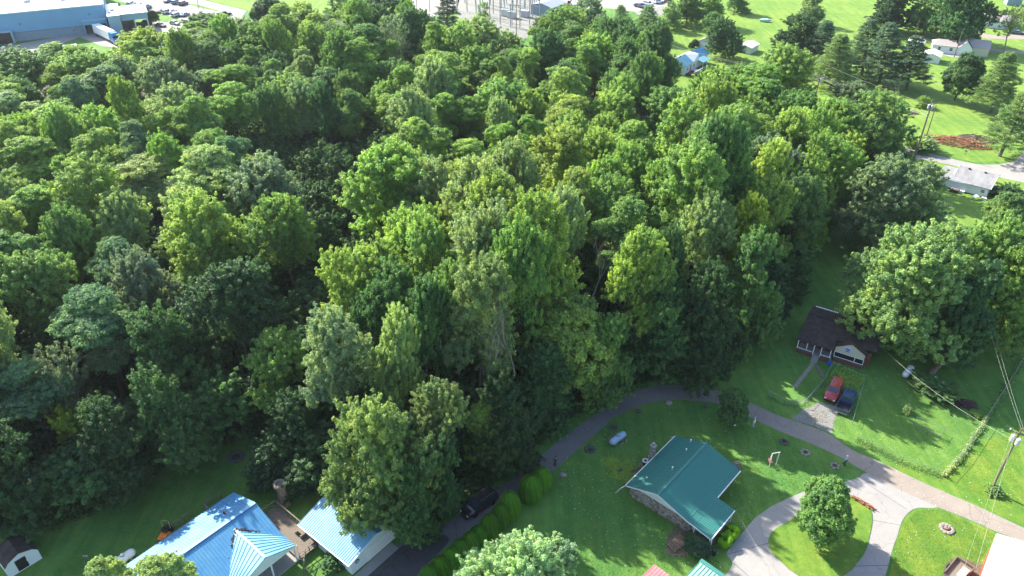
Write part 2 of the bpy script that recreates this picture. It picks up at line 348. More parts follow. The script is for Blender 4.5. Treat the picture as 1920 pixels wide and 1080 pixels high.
def crown_points(Rc, z0, z1, style, ntips, nsub, nleaf, lsize, seed, cs=None):
    """several domed sub-crowns carried by the main limbs, each covered in leaf clumps"""
    g = np.random.default_rng(seed); H = z1-z0; SC = []; cs = cs or Rc/6.0
    rag = style != 'round'
    def ring(n, r0, r1, h0, h1, s0, s1, zs):
        a0 = g.uniform(0, 6.28)
        for i in range(n):
            a = a0+6.283*i/n+g.uniform(-.5, .5); r = Rc*g.uniform(r0, r1)*(g.uniform(.8, 1.28) if rag else 1)
            if rag and h1 < .8 and g.uniform() < .16: continue
            SC.append((np.array((r*np.cos(a), r*np.sin(a), z0+H*(g.uniform(h0, h1)+(g.normal()*.05 if rag else 0)))), Rc*g.uniform(s0, s1)*(g.uniform(.72, 1.15) if rag else 1), zs*g.uniform(.85, 1.3)))
    if style == 'locust':
        ring(2, .1, .3, .78, .93, .30, .42, .55); ring(5, .45, .66, .5, .82, .30, .44, .5); ring(5, .5, .72, .2, .5, .26, .40, .5)
    elif style == 'big':
        ring(3, .12, .34, .74, .88, .24, .32, .9); ring(7, .42, .58, .58, .76, .24, .33, .9); ring(9, .6, .76, .34, .56, .22, .31, .9); ring(9, .6, .78, .14, .3, .22, .30, .85); ring(5, .3, .5, .05, .2, .24, .3, .8)
    elif style == 'edge':
        ring(2, .08, .3, .74, .88, .36, .46, .95); ring(5, .46, .62, .5, .74, .34, .46, .95); ring(6, .5, .68, .22, .48, .34, .46, .95); ring(6, .45, .66, .03, .2, .32, .44, .9)
    elif style == 'young':
        ring(2, .1, .3, .65, .85, .42, .55, 1.1); ring(5, .4, .6, .25, .6, .38, .5, 1.); ring(4, .4, .6, .08, .25, .35, .5, .9)
    elif style == 'round':
        ring(1, .0, .05, .5, .52, .62, .66, 1.25); ring(3, .15, .3, .72, .8, .38, .46, 1.); ring(6, .48, .58, .42, .6, .38, .44, 1.); ring(6, .42, .52, .18, .3, .34, .42, .9)
    else:
        ring(2, .1, .3, .72, .9, .36, .46, 1.0); ring(5, .42, .64, .46, .78, .34, .47, 1.0); ring(4, .45, .66, .15, .42, .30, .42, .9)
    if style in ('maple', 'edge', 'big'): ring(3, .3, .72, .58, .84, .15, .24, 1.15)
    tot = sum(r*r for _, r, _ in SC); P = []; N = []; T = []; S = []; tips = []
    for c0, r0, zs in SC:
        nt = max(5, int(ntips*r0*r0/tot*1.25)); ct0 = g.normal()*.10
        out0 = c0-np.array((0, 0, z0+H*.2)); out0 /= np.linalg.norm(out0)+1e-6
        got = []
        for _ in range(nt*12):
            if len(got) >= nt: break
            d = g.normal(size=3); d /= np.linalg.norm(d); d = d+out0*.45+np.array((0, 0, .35)); d /= np.linalg.norm(d)
            if d[2] < -.45: continue
            p = c0+d*np.array((1, 1, zs))*r0*g.uniform(.78, 1.12)
            if any(np.linalg.norm(p-q[0]) < r0*.36 for q in got): continue
            if any(np.linalg.norm((p-c1)/np.array((1, 1, z_)))<r1*.72 for c1, r1, z_ in SC if c1 is not c0): continue
            got.append((p, d))
        for p, d0 in got:
            tips.append((p, 0, 0))
            if style == 'locust': rad = np.array((1.0, 1.0, .5))*g.uniform(.75, 1.3); up = .7
            elif style == 'round': rad = np.array((.75, .75, .7))*g.uniform(.8, 1.2); up = .5
            else: rad = np.array((.75, .75, 1.0))*g.uniform(.65, 1.4); up = .7
            rad = rad*cs*(1.35 if style in ('young', 'round') else 1.); ct = ct0+g.normal()*.10
            ax = d0+np.array((0, 0, .5)); ax /= np.linalg.norm(ax)
            for k in range(nsub):
                d = g.normal(size=3); d /= np.linalg.norm(d); d = d+d0*.5+np.array((0, 0, up*.5)); d /= np.linalg.norm(d)
                c = p+d*rad*g.uniform(.5, 1.15)
                if style not in ('locust', 'round') and k < 3: c = p+ax*rad[2]*(.7+.5*k)+g.normal(size=3)*.12*cs
                sr = g.uniform(.26, .52)*(1.2 if style == 'locust' else 1.)*cs*(1.3 if style in ('young', 'round') else 1.)
                m_ = max(4, int(nleaf*g.uniform(.6, 1.4)))
                e = g.normal(size=(m_, 3)); e /= np.linalg.norm(e, axis=1, keepdims=True)
                rr = g.uniform(.4, 1.1, (m_, 1))
                fl = np.array((1, 1, .5)) if style == 'locust' else np.array((1, 1, .95))
                P.append(c+e*rr*sr*fl)
                N.append(e*.6+d*.45+np.array((0, 0, .5))+g.normal(size=(m_, 3))*.58)
                T.append(np.full(m_, .48+ct+g.normal()*.10)+g.normal(size=m_)*.19); S.append(g.uniform(.65, 1.35, m_)*lsize)
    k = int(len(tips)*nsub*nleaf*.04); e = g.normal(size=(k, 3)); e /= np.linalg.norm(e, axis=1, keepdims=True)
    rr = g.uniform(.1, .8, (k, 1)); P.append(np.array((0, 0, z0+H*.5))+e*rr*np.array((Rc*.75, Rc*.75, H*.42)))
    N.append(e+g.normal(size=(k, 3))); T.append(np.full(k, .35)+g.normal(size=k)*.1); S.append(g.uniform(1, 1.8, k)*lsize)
    return np.concatenate(P), np.concatenate(N), np.concatenate(T).clip(0, 1), np.concatenate(S), tips

def limbs(tips, ztrunk, rt, H, g, n=16, lean=0.):
    mb = MB(); pts = [(0, 0, -.3), (0, 0, ztrunk*.5), (g.uniform(-.3, .3), g.uniform(-.3, .3), ztrunk), (g.uniform(-.6, .6), g.uniform(-.6, .6), H*.72)]
    mb.tube(pts, [rt*1.25, rt, rt*.8, rt*.3], 7)
    idx = g.permutation(len(tips))[:n]
    for i in idx:
        p = Vector(tips[i][0]); s = Vector((0, 0, max(ztrunk*.8, min(p.z-1.5, ztrunk+(p.z-ztrunk)*.35))))
        mid = s.lerp(p, .5)+Vector((g.uniform(-.4, .4), g.uniform(-.4, .4), -.15*(p-s).length*.3))
        mb.tube([s, mid, p], [rt*.42, rt*.24, .04], 5, False)
    return mb

PROTO = {}
def mesh_of(mb, name, m):
    o = mb.build(name, m); me = o.data; bpy.data.objects.remove(o); return me
def make_proto(kind, k, style, Rc, z0, z1, ntips, nsub, nleaf, lsize, seed, rt=.28, lm='leaf', nlimb=16, bk='bark', cs=None):
    P, N, T, S, tips = crown_points(Rc, z0, z1, style, ntips, nsub, nleaf, lsize, seed, cs)
    PROTO[(kind, k)] = (leaf_mesh('crown', P, N, S, T, lm), mesh_of(limbs(tips, max(z0, 1.), rt, z1, np.random.default_rng(seed), nlimb), 'trunk', bk), float(np.percentile(np.hypot(P[:, 0], P[:, 1]), 96)), z1)
for k in range(7): make_proto('maple', k, 'maple', 6.0, 8.0, 21.5, 205, 8, 50, .15, 100+k)
for k in range(4): make_proto('locust', k, 'locust', 6.0, 8.5, 21.0, 180, 9, 50, .14, 200+k)
for k in range(4): make_proto('edge', k, 'edge', 6.0, .6, 20.0, 300, 7, 38, .165, 300+k)
for k in range(2): make_proto('big', k, 'big', 9.5, 1.5, 21.5, 640, 8, 38, .16, 900+k, .45, cs=1.0, nlimb=30)
for k in range(2): make_proto('round', k, 'round', 4.0, 1.4, 9.5, 210, 7, 34, .13, 400+k, .2)
for k in range(2): make_proto('young', k, 'young', 3.2, .3, 9.0, 90, 7, 36, .16, 500+k, .12)
def thin_proto(kind, k, src, frac, seed):     # a half bare crown: limbs show
    P, N, T, S, tips = crown_points(6, 7, 21, 'maple', 90, 6, 30, .155, seed)
    PROTO[(kind, k)] = (leaf_mesh('crown', P, N, S, T, 'leaf'), mesh_of(limbs(tips, 7, .25, 20, np.random.default_rng(seed), 60), 'trunk', 'pale_bark'), 6.0, 21.0)
thin_proto('thin', 0, None, .4, 601); thin_proto('thin', 1, None, .4, 602)
def pine_proto(k, H, Rc, seed, z0=2.5):
    g = np.random.default_rng(seed); P = []; N = []; T = []; S = []; mb = MB()
    mb.tube([(0, 0, -.3), (0, 0, H*.5), (g.uniform(-.2, .2), 0, H)], [.32, .2, .04], 7)
    z = z0
    while z < H-.4:
        t = (z-z0)/(H-z0); nb = int(g.integers(4, 7)); a0 = g.uniform(0, 6.28)
        for b in range(nb):
            L = Rc*((1-t)**.72)*g.uniform(.65, 1.12)+.35; a = a0+b*6.283/nb+g.uniform(-.3, .3); dz = L*g.uniform(.02, .28)
            e = np.array((np.cos(a)*L, np.sin(a)*L, dz)); mb.tube([(0, 0, z), tuple(np.array((0, 0, z))+e)], [.07, .02], 4, False)
            nc = int(4+L*3.2); ct = g.normal()*.1
            for _ in range(nc):
                f = g.uniform(.35, 1.05)**.7; side = np.array((-np.sin(a), np.cos(a), 0))*g.normal()*.26*L*f
                c = np.array((0, 0, z))+e*f+side+np.array((0, 0, g.uniform(-.1, .25)))
                m_ = 34; d = g.normal(size=(m_, 3)); d /= np.linalg.norm(d, axis=1, keepdims=True)
                P.append(c+d*g.uniform(.2, .5, (m_, 1))*np.array((1, 1, .45))); N.append(d*.6+np.array((0, 0, .7))+g.normal(size=(m_, 3))*.5)
                T.append(.5+ct+g.normal(size=m_)*.15); S.append(g.uniform(.10, .18, m_))
        z += g.uniform(.45, .8)
    PROTO[('pine', k)] = (leaf_mesh('crown', np.concatenate(P), np.concatenate(N), np.concatenate(S), np.concatenate(T).clip(0, 1), 'needle', .3), mesh_of(mb, 'trunk', 'bark'), Rc, H)
for k in range(3): pine_proto(k, 16, 4.6, 700+k, 2.8)
def egg_proto(k, Rc, H, seed, n=20000):
    g = np.random.default_rng(seed); z = g.uniform(0, 1, n); a = g.uniform(0, 2*np.pi, n)
    prof = np.sqrt(np.clip(1-((z-.36)/.64)**2, 0, 1)); prof = np.where(z < .36, .78+.22*np.sin(z/.36*np.pi/2), prof)
    fr = np.sin(a*11+z*3)*.03+np.sin(a*23+1+z*5)*.02+g.normal(size=n)*.025
    r = Rc*(prof+fr)*g.uniform(.9, 1.02, n)
    P = np.stack((r*np.cos(a), r*np.sin(a), z*H+.05), 1); e = np.stack((np.cos(a), np.sin(a), (z-.25)*.9), 1)
    N = e+g.normal(size=(n, 3))*.45; PROTO[('egg', k)] = (leaf_mesh('crown', P, N, g.uniform(.055, .10, n), (.5+fr*6+g.normal(size=n)*.12).clip(0, 1), 'hedge_leaf'), mesh_of(MB().tube([(0, 0, -.1), (0, 0, H*.8)], [Rc*.62, .1], 7), 'trunk', 'bark'), Rc, H)
for k in range(2): egg_proto(k, 1.5, 4.4, 800+k)

def bare_mesh(seed, H, spread, r0, depth=5, name='branches', m='pale_bark'):
    rr = random.Random(seed); mb = MB()
    def br(p, d, L, r, k):
        q = p; path = [p]; rads = [r]
        for i in range(3):
            d = (d+Vector((rr.uniform(-.16, .16), rr.uniform(-.16, .16), rr.uniform(-.05, .12)))).normalized(); q = q+d*L/3; path.append(q); rads.append(r*(1-.2*(i+1)))
        mb.tube(path, rads, 5 if k > 2 else 4, False)
        if k <= 0: return
        for j in range(rr.choice((2, 3)) if k < depth else 3):
            a = rr.uniform(0, 6.28); s = rr.uniform(.35, .8)*spread
            side = Vector((math.cos(a), math.sin(a), rr.uniform(-.1, .3)))
            br(path[rr.choice((2, 3, 3))], (d+side*s).normalized(), L*rr.uniform(.55, .78), r*.5, k-1)
    br(Vector((0, 0, -.2)), Vector((rr.uniform(-.1, .1), rr.uniform(-.1, .1), 1)), H*.42, r0, depth)
    return mb

TONE = dict(lime=(.285, .415, .10), bright=(.225, .37, .09), mid=(.155, .28, .085), deep=(.09, .19, .068), dark=(.055, .12, .052),
            silver=(.20, .29, .155), pale=(.30, .41, .165), blue=(.15, .27, .14), olive=(.24, .34, .13), sage=(.20, .335, .125), yellow=(.30, .40, .05), celadon=(.30, .43, .25), grey=(.155, .21, .12),
            pinegreen=(.07, .15, .07), hedge=(.07, .21, .016), brightpine=(.15, .26, .06))
TREES = []    # (u, v, depth, root, radius)
def plant(kind, loc, sc, tone, label=None, group=None, name='broadleaf_tree', cat='tree', rz=None, k=None, jit=.1):
    ks = [q[1] for q in PROTO if q[0] == kind]; k = random.choice(ks) if k is None else ks[k % len(ks)]
    cm, tm, Rc, H = PROTO[(kind, k)]
    r = thing(name, label, cat, loc, random.uniform(0, 6.28) if rz is None else rz, group); r.scale = sc
    if kind != 'egg': r.rotation_euler = (random.uniform(-.09, .09), random.uniform(-.09, .09), r.rotation_euler[2])
    c = bpy.data.objects.new('crown', cm); col.objects.link(c); c.parent = r
    t = bpy.data.objects.new('trunk', tm); col.objects.link(t); t.parent = r
    b = TONE[tone]; f = 1+random.uniform(-jit, jit); c.color = (b[0]*f*(1+random.uniform(-jit, jit)*.6), b[1]*f, b[2]*f*(1+random.uniform(-jit, jit)), 1)
    return r
def tree_px(u, v, wpx, tone, kind, h, **kw):
    """crown centre seen at pixel (u, v), wpx wide, tree h metres tall: finds where on the ground it stands"""
    cz = h*(.66 if kind not in ('edge', 'round', 'pine', 'young', 'egg', 'big') else .55)
    p = at(u, v, cz); d = proj(p)[2]; wm = wpx*d/FPX
    ks = [q for q in PROTO if q[0] == kind]; _, _, Rc, H = PROTO[ks[0]]
    sxy = wm/2/Rc*1.02
    r = plant(kind, (p.x, p.y, 0), (sxy*random.uniform(.94, 1.06), sxy*random.uniform(.94, 1.06), h/H), tone, **kw)
    TREES.append((p.x, p.y, wm/2, h, r)); return r

# hand placed trees: (u, v, width px, tone, kind, height, short description)
HAND = [
 (716, 868, 208, 'olive', 'big', 19, 'big olive green tree overhanging the blue garage roof'),
 (640, 700, 130, 'silver', 'maple', 21, 'tall greyish green tree left of the bare twigs, above the garage'),
 (728, 715, 95, 'pale', 'maple', 20, 'pale yellow green tree beside the tall greyish one'),
 (833, 795, 105, 'olive', 'maple', 17, 'light olive tree with upright tufts above the black van'),
 (905, 813, 84, 'lime', 'round', 10, 'small vivid lime tree among dark ones near the black van'),
 (950, 800, 110, 'dark', 'edge', 15, 'dark tree leaning over the road bend'),
 (815, 893, 90, 'deep', 'edge', 13, 'dark low tree shading the black van'),
 (778, 950, 80, 'deep', 'edge', 12, 'dark dense tree between the garage and the road'),
 (520, 700, 120, 'bright', 'maple', 15, 'tree with yellow tipped branches above the tall stump'),
 (560, 800, 110, 'dark', 'edge', 12, 'dark tree standing behind the tall stump'),
 (1082, 655, 150, 'lime', 'round', 14, 'bright lime dome shaped tree above the road curve'),
 (1150, 690, 90, 'mid', 'edge', 12, 'small green tree just right of the lime dome'),
 (1020, 720, 110, 'deep', 'edge', 13, 'deep green tree below the lime dome'),
 (1255, 620, 110, 'deep', 'edge', 15, 'saturated green vine covered tree above the road curve'),
 (1340, 620, 120, 'dark', 'edge', 16, 'dark willowy tree at the right end of the wood'),
 (1420, 545, 110, 'mid', 'edge', 18, 'tree with sunlit top at the wood corner beside the cottage lawn'),
 (1170, 540, 115, 'lime', 'maple', 20, 'lime green tree in the middle right of the wood'),
 (1250, 540, 80, 'deep', 'maple', 18, 'emerald tree right of the lime one'),
 (690, 560, 180, 'lime', 'big', 22, 'broad yellow green tree left of the wood centre'),
 (790, 500, 165, 'lime', 'big', 22, 'broad yellow green tree in the wood centre'),
 (850, 590, 130, 'bright', 'maple', 21, 'bright tree left of the dead white branches'),
 (745, 370, 160, 'lime', 'maple', 24, 'tall yellow green tree right of the dark hollow'),
 (838, 390, 110, 'pale', 'maple', 22, 'pale narrow tree right of the tall yellow green one'),
 (940, 440, 140, 'lime', 'maple', 22, 'yellow green tree upper centre of the wood'),
 (1040, 330, 140, 'lime', 'maple', 23, 'sunny yellow green tree with spiky top'),
 (1020, 470, 110, 'pale', 'maple', 21, 'pale feathery tree in mid wood'),
 (1150, 420, 130, 'bright', 'maple', 21, 'bright tree behind the lime green one'),
 (1230, 400, 110, 'bright', 'maple', 20, 'leafy tree in the right half of the wood'),
 (1330, 480, 110, 'olive', 'maple', 19, 'olive tree left of the yellowish one'),
 (1395, 450, 95, 'yellow', 'maple', 18, 'yellowish tree near the right side of the wood'),
 (1440, 420, 110, 'lime', 'maple', 20, 'light green tree right of the yellowish one'),
 (1450, 330, 120, 'silver', 'maple', 20, 'silvery tree with a bushy top on the right of the wood'),
 (1370, 290, 130, 'bright', 'maple', 21, 'wide bright tree below the blue and white house'),
 (1540, 330, 110, 'bright', 'maple', 19, 'bright yellow flecked tree near the far road'),
 (1500, 400, 110, 'mid', 'maple', 19, 'green tree at the wood edge above the shady gap'),
 (1630, 255, 120, 'mid', 'edge', 18, 'tree with bare sticks beside the far road'),
 (1560, 250, 110, 'bright', 'maple', 18, 'sunlit tree under the power lines'),
 (1590, 205, 90, 'silver', 'maple', 16, 'silver green tree crossing the power lines'),
 (1460, 160, 130, 'bright', 'maple', 20, 'round yellow green tree below the dark pines'),
 (185, 625, 150, 'blue', 'locust', 20, 'pale blue green feathery tree on the left'),
 (225, 660, 90, 'silver', 'locust', 17, 'silvery tree attached to the pale blue green one'),
 (60, 760, 150, 'blue', 'locust', 17, 'pale blue green tree at the left picture edge'),
 (130, 740, 110, 'grey', 'thin', 16, 'grey brown thin leaved tree on the left'),
 (150, 820, 80, 'yellow', 'young', 10, 'small yellow green sapling low on the left'),
 (235, 520, 110, 'blue', 'locust', 19, 'blue green tree below the cream tipped tree'),
 (225, 455, 100, 'pale', 'maple', 20, 'cream tipped tree on the left'),
 (400, 490, 150, 'lime', 'maple', 21, 'broad yellow green tree left of the dark hollow'),
 (540, 465, 130, 'bright', 'maple', 21, 'spreading green tree at the dark hollow lower edge'),
 (435, 330, 75, 'blue', 'locust', 23, 'tall slender blue green tree at the dark hollow'),
 (505, 380, 100, 'silver', 'maple', 17, 'silver leaved tree beside the slender one'),
 (330, 230, 110, 'pale', 'maple', 20, 'light green tuft topped tree upper left'),
 (60, 430, 120, 'bright', 'locust', 20, 'billowy bright tree at the left edge'),
 (75, 340, 130, 'bright', 'locust', 21, 'tall billowy tree at the left edge'),
 (270, 110, 120, 'yellow', 'maple', 18, 'yellow green tree in front of the lorry'),
 (345, 120, 90, 'deep', 'maple', 18, 'dark tree right of the yellow one'),
 (60, 150, 140, 'mid', 'maple', 19, 'bushy tree in front of the factory wall'),
 (170, 150, 110, 'bright', 'maple', 18, 'tree below the white trailer'),
 (385, 60, 100, 'mid', 'edge', 12, 'leafy tree beside the factory car park'),
 (455, 70, 90, 'olive', 'edge', 12, 'light tree at the car park corner'),
 (510, 28, 64, 'deep', 'round', 12, 'dark blue green rounded tree by the far lawn'),
 (595, 95, 90, 'lime', 'round', 12, 'lime rounded tree in the upper wood'),
 (640, 30, 90, 'mid', 'edge', 16, 'tall green tree at the top of the wood'),
 (725, 45, 130, 'deep', 'edge', 20, 'very large dark tree at the top of the wood'),
 (800, 70, 75, 'grey', 'edge', 14, 'grey green tree in front of the dark pine'),
 (835, 30, 60, 'pinegreen', 'pine', 18, 'dark conical pine left of the substation'),
 (890, 90, 110, 'pale', 'maple', 17, 'pale tree in front of the substation fence'),
 (1055, 70, 90, 'mid', 'edge', 17, 'tall tree right of the substation'),
 (1105, 45, 65, 'silver', 'edge', 16, 'light silvery tree beside the far car park'),
 (1160, 104, 128, 'deep', 'big', 21, 'huge dark spreading tree left of the blue and white house'),
 (1120, 130, 90, 'bright', 'maple', 18, 'bright tree on the shoulder of the huge dark one'),
 (1490, 80, 88, 'dark', 'edge', 15, 'round dark glossy tree left of the pines'),
 (1545, 85, 80, 'pinegreen', 'pine', 17, 'leftmost pine of the pine row'),
 (1570, 110, 90, 'brightpine', 'pine', 16, 'brighter second pine of the row'),
 (1630, 85, 80, 'pinegreen', 'pine', 17, 'pine in the middle of the row'),
 (1665, 95, 90, 'pinegreen', 'pine', 18, 'tall pine with a visible bare trunk'),
 (1715, 115, 85, 'pinegreen', 'pine', 16, 'rightmost pine of the row, beside the white shed'),
 (1805, 142, 64, 'deep', 'round', 13, 'lone rounded tree on the bright far lawn'),
 (1880, 150, 90, 'brightpine', 'pine', 17, 'bushy pine at the right picture edge'),
 (1900, 225, 100, 'brightpine', 'pine', 17, 'near pine at the right picture edge'),
 (1522, 18, 50, 'pale', 'edge', 10, 'small pale tree above the pine row'),
 (1680, 15, 75, 'dark', 'edge', 16, 'dark tree at the top edge above the pines'),
 (1740, 30, 70, 'mid', 'edge', 12, 'sunlit tree between two big dark trees at the top'),
 (1800, 15, 120, 'deep', 'big', 22, 'giant dark tree behind the grey roofed white house'),
 (1900, 45, 55, 'pale', 'thin', 14, 'pale leaning tree near the far right road'),
 (1365, 70, 64, 'deep', 'edge', 13, 'tree between the white garage and the white shed'),
 (1340, 48, 40, 'mid', 'round', 9, 'small round tree behind the white garage'),
 (1255, 30, 40, 'pale', 'edge', 9, 'pale sunlit tree at the far lawn edge'),
 (1290, 14, 60, 'mid', 'edge', 12, 'tree in the row along the far lawn'),
 (1330, 12, 55, 'bright', 'edge', 12, 'brighter tree in the row along the far lawn'),
 (1385, 0, 45, 'mid', 'edge', 9, 'low tree at the end of the far row'),
 (1215, 40, 60, 'mid', 'pine', 12, 'small pine beside the far car park gravel'),
 (1165, 38, 50, 'mid', 'pine', 12, 'young pine in front of the far car park'),
 (1670, 388, 205, 'silver', 'big', 19, 'large grey green tree beside the grey roofed house'),
 (1722, 535, 235, 'sage', 'big', 21, 'very large bright tree over the brown cottage'),
 (1845, 500, 170, 'bright', 'big', 20, 'wide green tree right of the one over the cottage'),
 (1895, 560, 120, 'bright', 'edge', 18, 'tree at the right edge above the shady lawn'),
 (1800, 590, 110, 'deep', 'edge', 17, 'dark tree shading the fallen trunk'),
 (1890, 405, 75, 'mid', 'round', 9, 'rounded bush like tree right of the grey roofed house'),
 (1556, 962, 106, 'mid', 'round', 8.5, 'rounded dark tree on the driveway island'),
 (1378, 768, 60, 'deep', 'round', 6, 'rounded bushy cedar beside the road bend'),
 (978, 1120, 250, 'celadon', 'big', 15, 'pale silvery tree crown at the bottom picture edge'),
 (188, 1108, 92, 'pale', 'locust', 14, 'pale yellow green tree top beside the white gas tank'),
 (297, 1106, 112, 'pale', 'locust', 14, 'pale tree top over the long blue roof'),
 (335, 790, 116, 'deep', 'edge', 16, 'deep green tree at the lawn edge above the orange mower'),
 (215, 850, 112, 'dark', 'edge', 13, 'dark tree at the lawn edge above the white shed'),
 (505, 870, 90, 'dark', 'young', 6, 'dark shrubby tree left of the tall stump'),
 (565, 895, 80, 'dark', 'young', 5, 'dark shrubby tree behind the tall stump'),
]
for (u, v, wp, tone, kind, h, nick) in HAND:
    nm = 'pine_tree' if kind == 'pine' else ('locust_tree' if kind == 'locust' else 'broadleaf_tree')
    if u > 880 and 420 < v < 720 and u < 1500: h *= 1.15
    tree_px(u, v, wp, tone, kind, h, label=nick, name=nm, group='pines at the upper right' if kind == 'pine' else 'trees of the wood')
NH = len(HAND)

# the wood's floor, and the trees that fill it
FOREST = [(-340, 1010), (-150, 1000), (0, 985), (95, 975), (180, 945), (270, 885), (330, 845), (480, 800), (515, 830), (540, 880), (610, 905), (660, 915), (730, 965), (800, 970), (860, 925), (905, 895), (955, 862), (1005, 818), (1060, 772), (1130, 735), (1200, 705), (1280, 695), (1360, 668), (1410, 630), (1440, 580), (1470, 540), (1500, 470), (1560, 410), (1610, 350), (1650, 300), (1665, 270), (1600, 250), (1500, 225), (1430, 205), (1330, 200), (1250, 185), (1195, 165), (1180, 120), (1120, 100), (1050, 95), (980, 115), (900, 118), (850, 100), (760, 110), (690, 85), (560, 75), (470, 75), (430, 62), (350, 72), (250, 110), (140, 118), (0, 128), (-200, 175), (-420, 260)]
FG = [at(u, v) for u, v in FOREST]
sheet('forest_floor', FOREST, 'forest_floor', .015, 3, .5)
def inpoly(x, y, P):
    c = False; j = len(P)-1
    for i in range(len(P)):
        if (P[i].y > y) != (P[j].y > y) and x < (P[j].x-P[i].x)*(y-P[i].y)/(P[j].y-P[i].y)+P[i].x: c = not c
        j = i
    return c
HOLLOW = [(at(600, 315, 8), 13), (at(640, 385, 6), 14), (at(690, 455, 4), 7), (at(545, 560, 8), 7), (at(440, 245, 8), 9), (at(1060, 540, 8), 7), (at(350, 350, 6), 7), (at(590, 640, 6), 8), (at(1230, 305, 8), 9), (at(850, 320, 8), 7), (at(470, 640, 4), 5), (at(300, 560, 5), 5)]
def zone_tone(u, v):
    r = random.random()
    if v < 180: P = [('mid', .3), ('deep', .1), ('bright', .38), ('olive', .08), ('silver', .07), ('lime', .07)]
    elif u < 420 and v < 480: P = [('bright', .46), ('lime', .2), ('mid', .12), ('pale', .14), ('blue', .08)]
    elif u < 180 and v < 700: P = [('bright', .3), ('mid', .25), ('deep', .15), ('blue', .15), ('pale', .15)]
    elif u < 560 and v >= 480: P = [('deep', .3), ('dark', .38), ('mid', .12), ('grey', .1), ('bright', .05), ('blue', .05)]
    elif u < 1050 and v < 330: P = [('bright', .56), ('mid', .16), ('deep', .04), ('lime', .14), ('pale', .10)]
    elif v < 560: P = [('lime', .42), ('bright', .28), ('mid', .08), ('pale', .14), ('silver', .08)]
    else: P = [('mid', .3), ('deep', .3), ('dark', .2), ('olive', .1), ('bright', .1)]
    s = 0
    for t, q in P:
        s += q
        if r < s: return t
    return P[0][0]
WORD = dict(sage='sage green', celadon='pale grey green', lime='yellow green', bright='bright green', mid='mid green', deep='deep green', dark='dark green', silver='silvery green', pale='pale green', blue='bluish green', olive='olive green', yellow='yellow', grey='greyish green', pinegreen='pine', hedge='hedge', brightpine='green')
hand = [(t[0], t[1], t[2], HAND[i][6]) for i, t in enumerate(TREES)]
placed = [(x, y, r) for x, y, r, h, _ in TREES]
# the cottage, houses and roads keep trees away
KEEP = [(at(u, v), r) for u, v, r in ((1550, 650, 13), (1650, 640, 12), (1500, 600, 8))]
SKYL = [(-300, 125), (0, 108), (60, 84), (110, 84), (200, 98), (235, 78), (300, 64), (340, 40), (430, 54), (470, 32), (500, 17), (620, 6), (750, -8), (780, 22), (860, 62), (950, 66), (985, 62), (1030, 27), (1100, 22), (1150, 32), (1240, 52), (1243, 180), (1330, 178), (1345, 120), (1495, 120), (1503, 205), (1560, 205), (1600, 205), (1640, 232), (1700, 272)]
fill = []
PH = [(620, 370, 70, 80), (655, 455, 45, 40), (590, 300, 50, 35), (430, 240, 55, 28), (350, 350, 32, 28), (580, 625, 42, 50), (1235, 305, 60, 34), (1060, 560, 40, 30), (845, 325, 30, 25), (300, 600, 32, 36), (1540, 480, 45, 60), (130, 590, 40, 30), (1010, 180, 40, 16), (250, 190, 50, 18), (700, 170, 40, 18)]
random.seed(21)
cands = []
xs = -255
step = 3.0
gx = np.arange(-250, 125, step)
for x in gx:
    for y in np.arange(48, 345, step): cands.append((x+random.uniform(-1.4, 1.4), y+random.uniform(-1.4, 1.4)))
random.shuffle(cands)
for x, y in cands:
    if not inpoly(x, y, FG): continue
    u, v, d = proj((x, y, 15))
    if u < -260 or v < -60: continue
    rad = random.choice((random.uniform(3.6, 5.2), random.uniform(4.8, 7.4)))
    if v > 560 and u > 60 and not all(inpoly(x+rad*.78*math.cos(a), y+rad*.78*math.sin(a), FG) for a in (0, .8, 1.6, 2.4, 3.14, 3.9, 4.7, 5.5)): continue
    if any((x-p.x)**2+(y-p.y)**2 < r*r for p, r in HOLLOW+KEEP): continue
    if any((x-a)**2+(y-b)**2 < ((rad+r)*.74)**2 for a, b, r in placed): continue
    hh = random.uniform(17, 23.5)
    if u < 620 and v > 600:
        deep_ = all(inpoly(x+12*math.cos(a), y+12*math.sin(a), FG) for a in (3.9, 4.7, 5.5, 0))
        hh = random.uniform(19, 22) if deep_ else (random.uniform(17.5, 19.5) if u < 430 else random.uniform(14, 16.5))
    if u > 850 and v > 380: hh = random.uniform(23, 29.5)
    tu, tv, _ = proj((x, y, hh))
    lim = np.interp(tu, *zip(*SKYL))
    if tv < lim:
        hh = random.uniform(12, 15); tu, tv, _ = proj((x, y, hh))
        if tv < lim: continue
    cu, cv, _ = proj((x, y, hh*.8))
    if any(((cu-a)/b)**2+((cv-c)/e)**2 < 1 for a, c, b, e in PH): continue
    placed.append((x, y, rad)); fill.append((x, y, rad, u, v, d, hh))
# low trees under and between them
under = []
for x, y in cands[::-1]:
    if not inpoly(x, y, FG): continue
    u, v, d = proj((x, y, 5))
    if u < -60 or d > 190: continue
    if any((x-a)**2+(y-b)**2 < (r*.62+1.4)**2 for a, b, r in placed): continue
    edge = not all(inpoly(x+7*math.cos(a), y+7*math.sin(a), FG) for a in (0, 1.05, 2.1, 3.14, 4.2, 5.2))
    if not edge and random.random() < .35: continue
    placed.append((x, y, 2.6)); under.append((x, y, u, v, edge))
print('FOREST', len(HAND), len(fill), len(under), 'inframe fill', sum(1 for f in fill if -30 < f[3] < 1950 and -30 < f[4] < 1100))
def where(x, y):
    b = min(hand, key=lambda t: (t[0]-x)**2+(t[1]-y)**2); bu, bv, _ = proj((b[0], b[1], 14)); u, v, _ = proj((x, y, 14))
    rel = ('right of' if u > bu else 'left of') if abs(u-bu) > abs(v-bv)*.9 else ('behind' if v < bv else 'in front of')
    return rel, b[3]
SHORT = {}
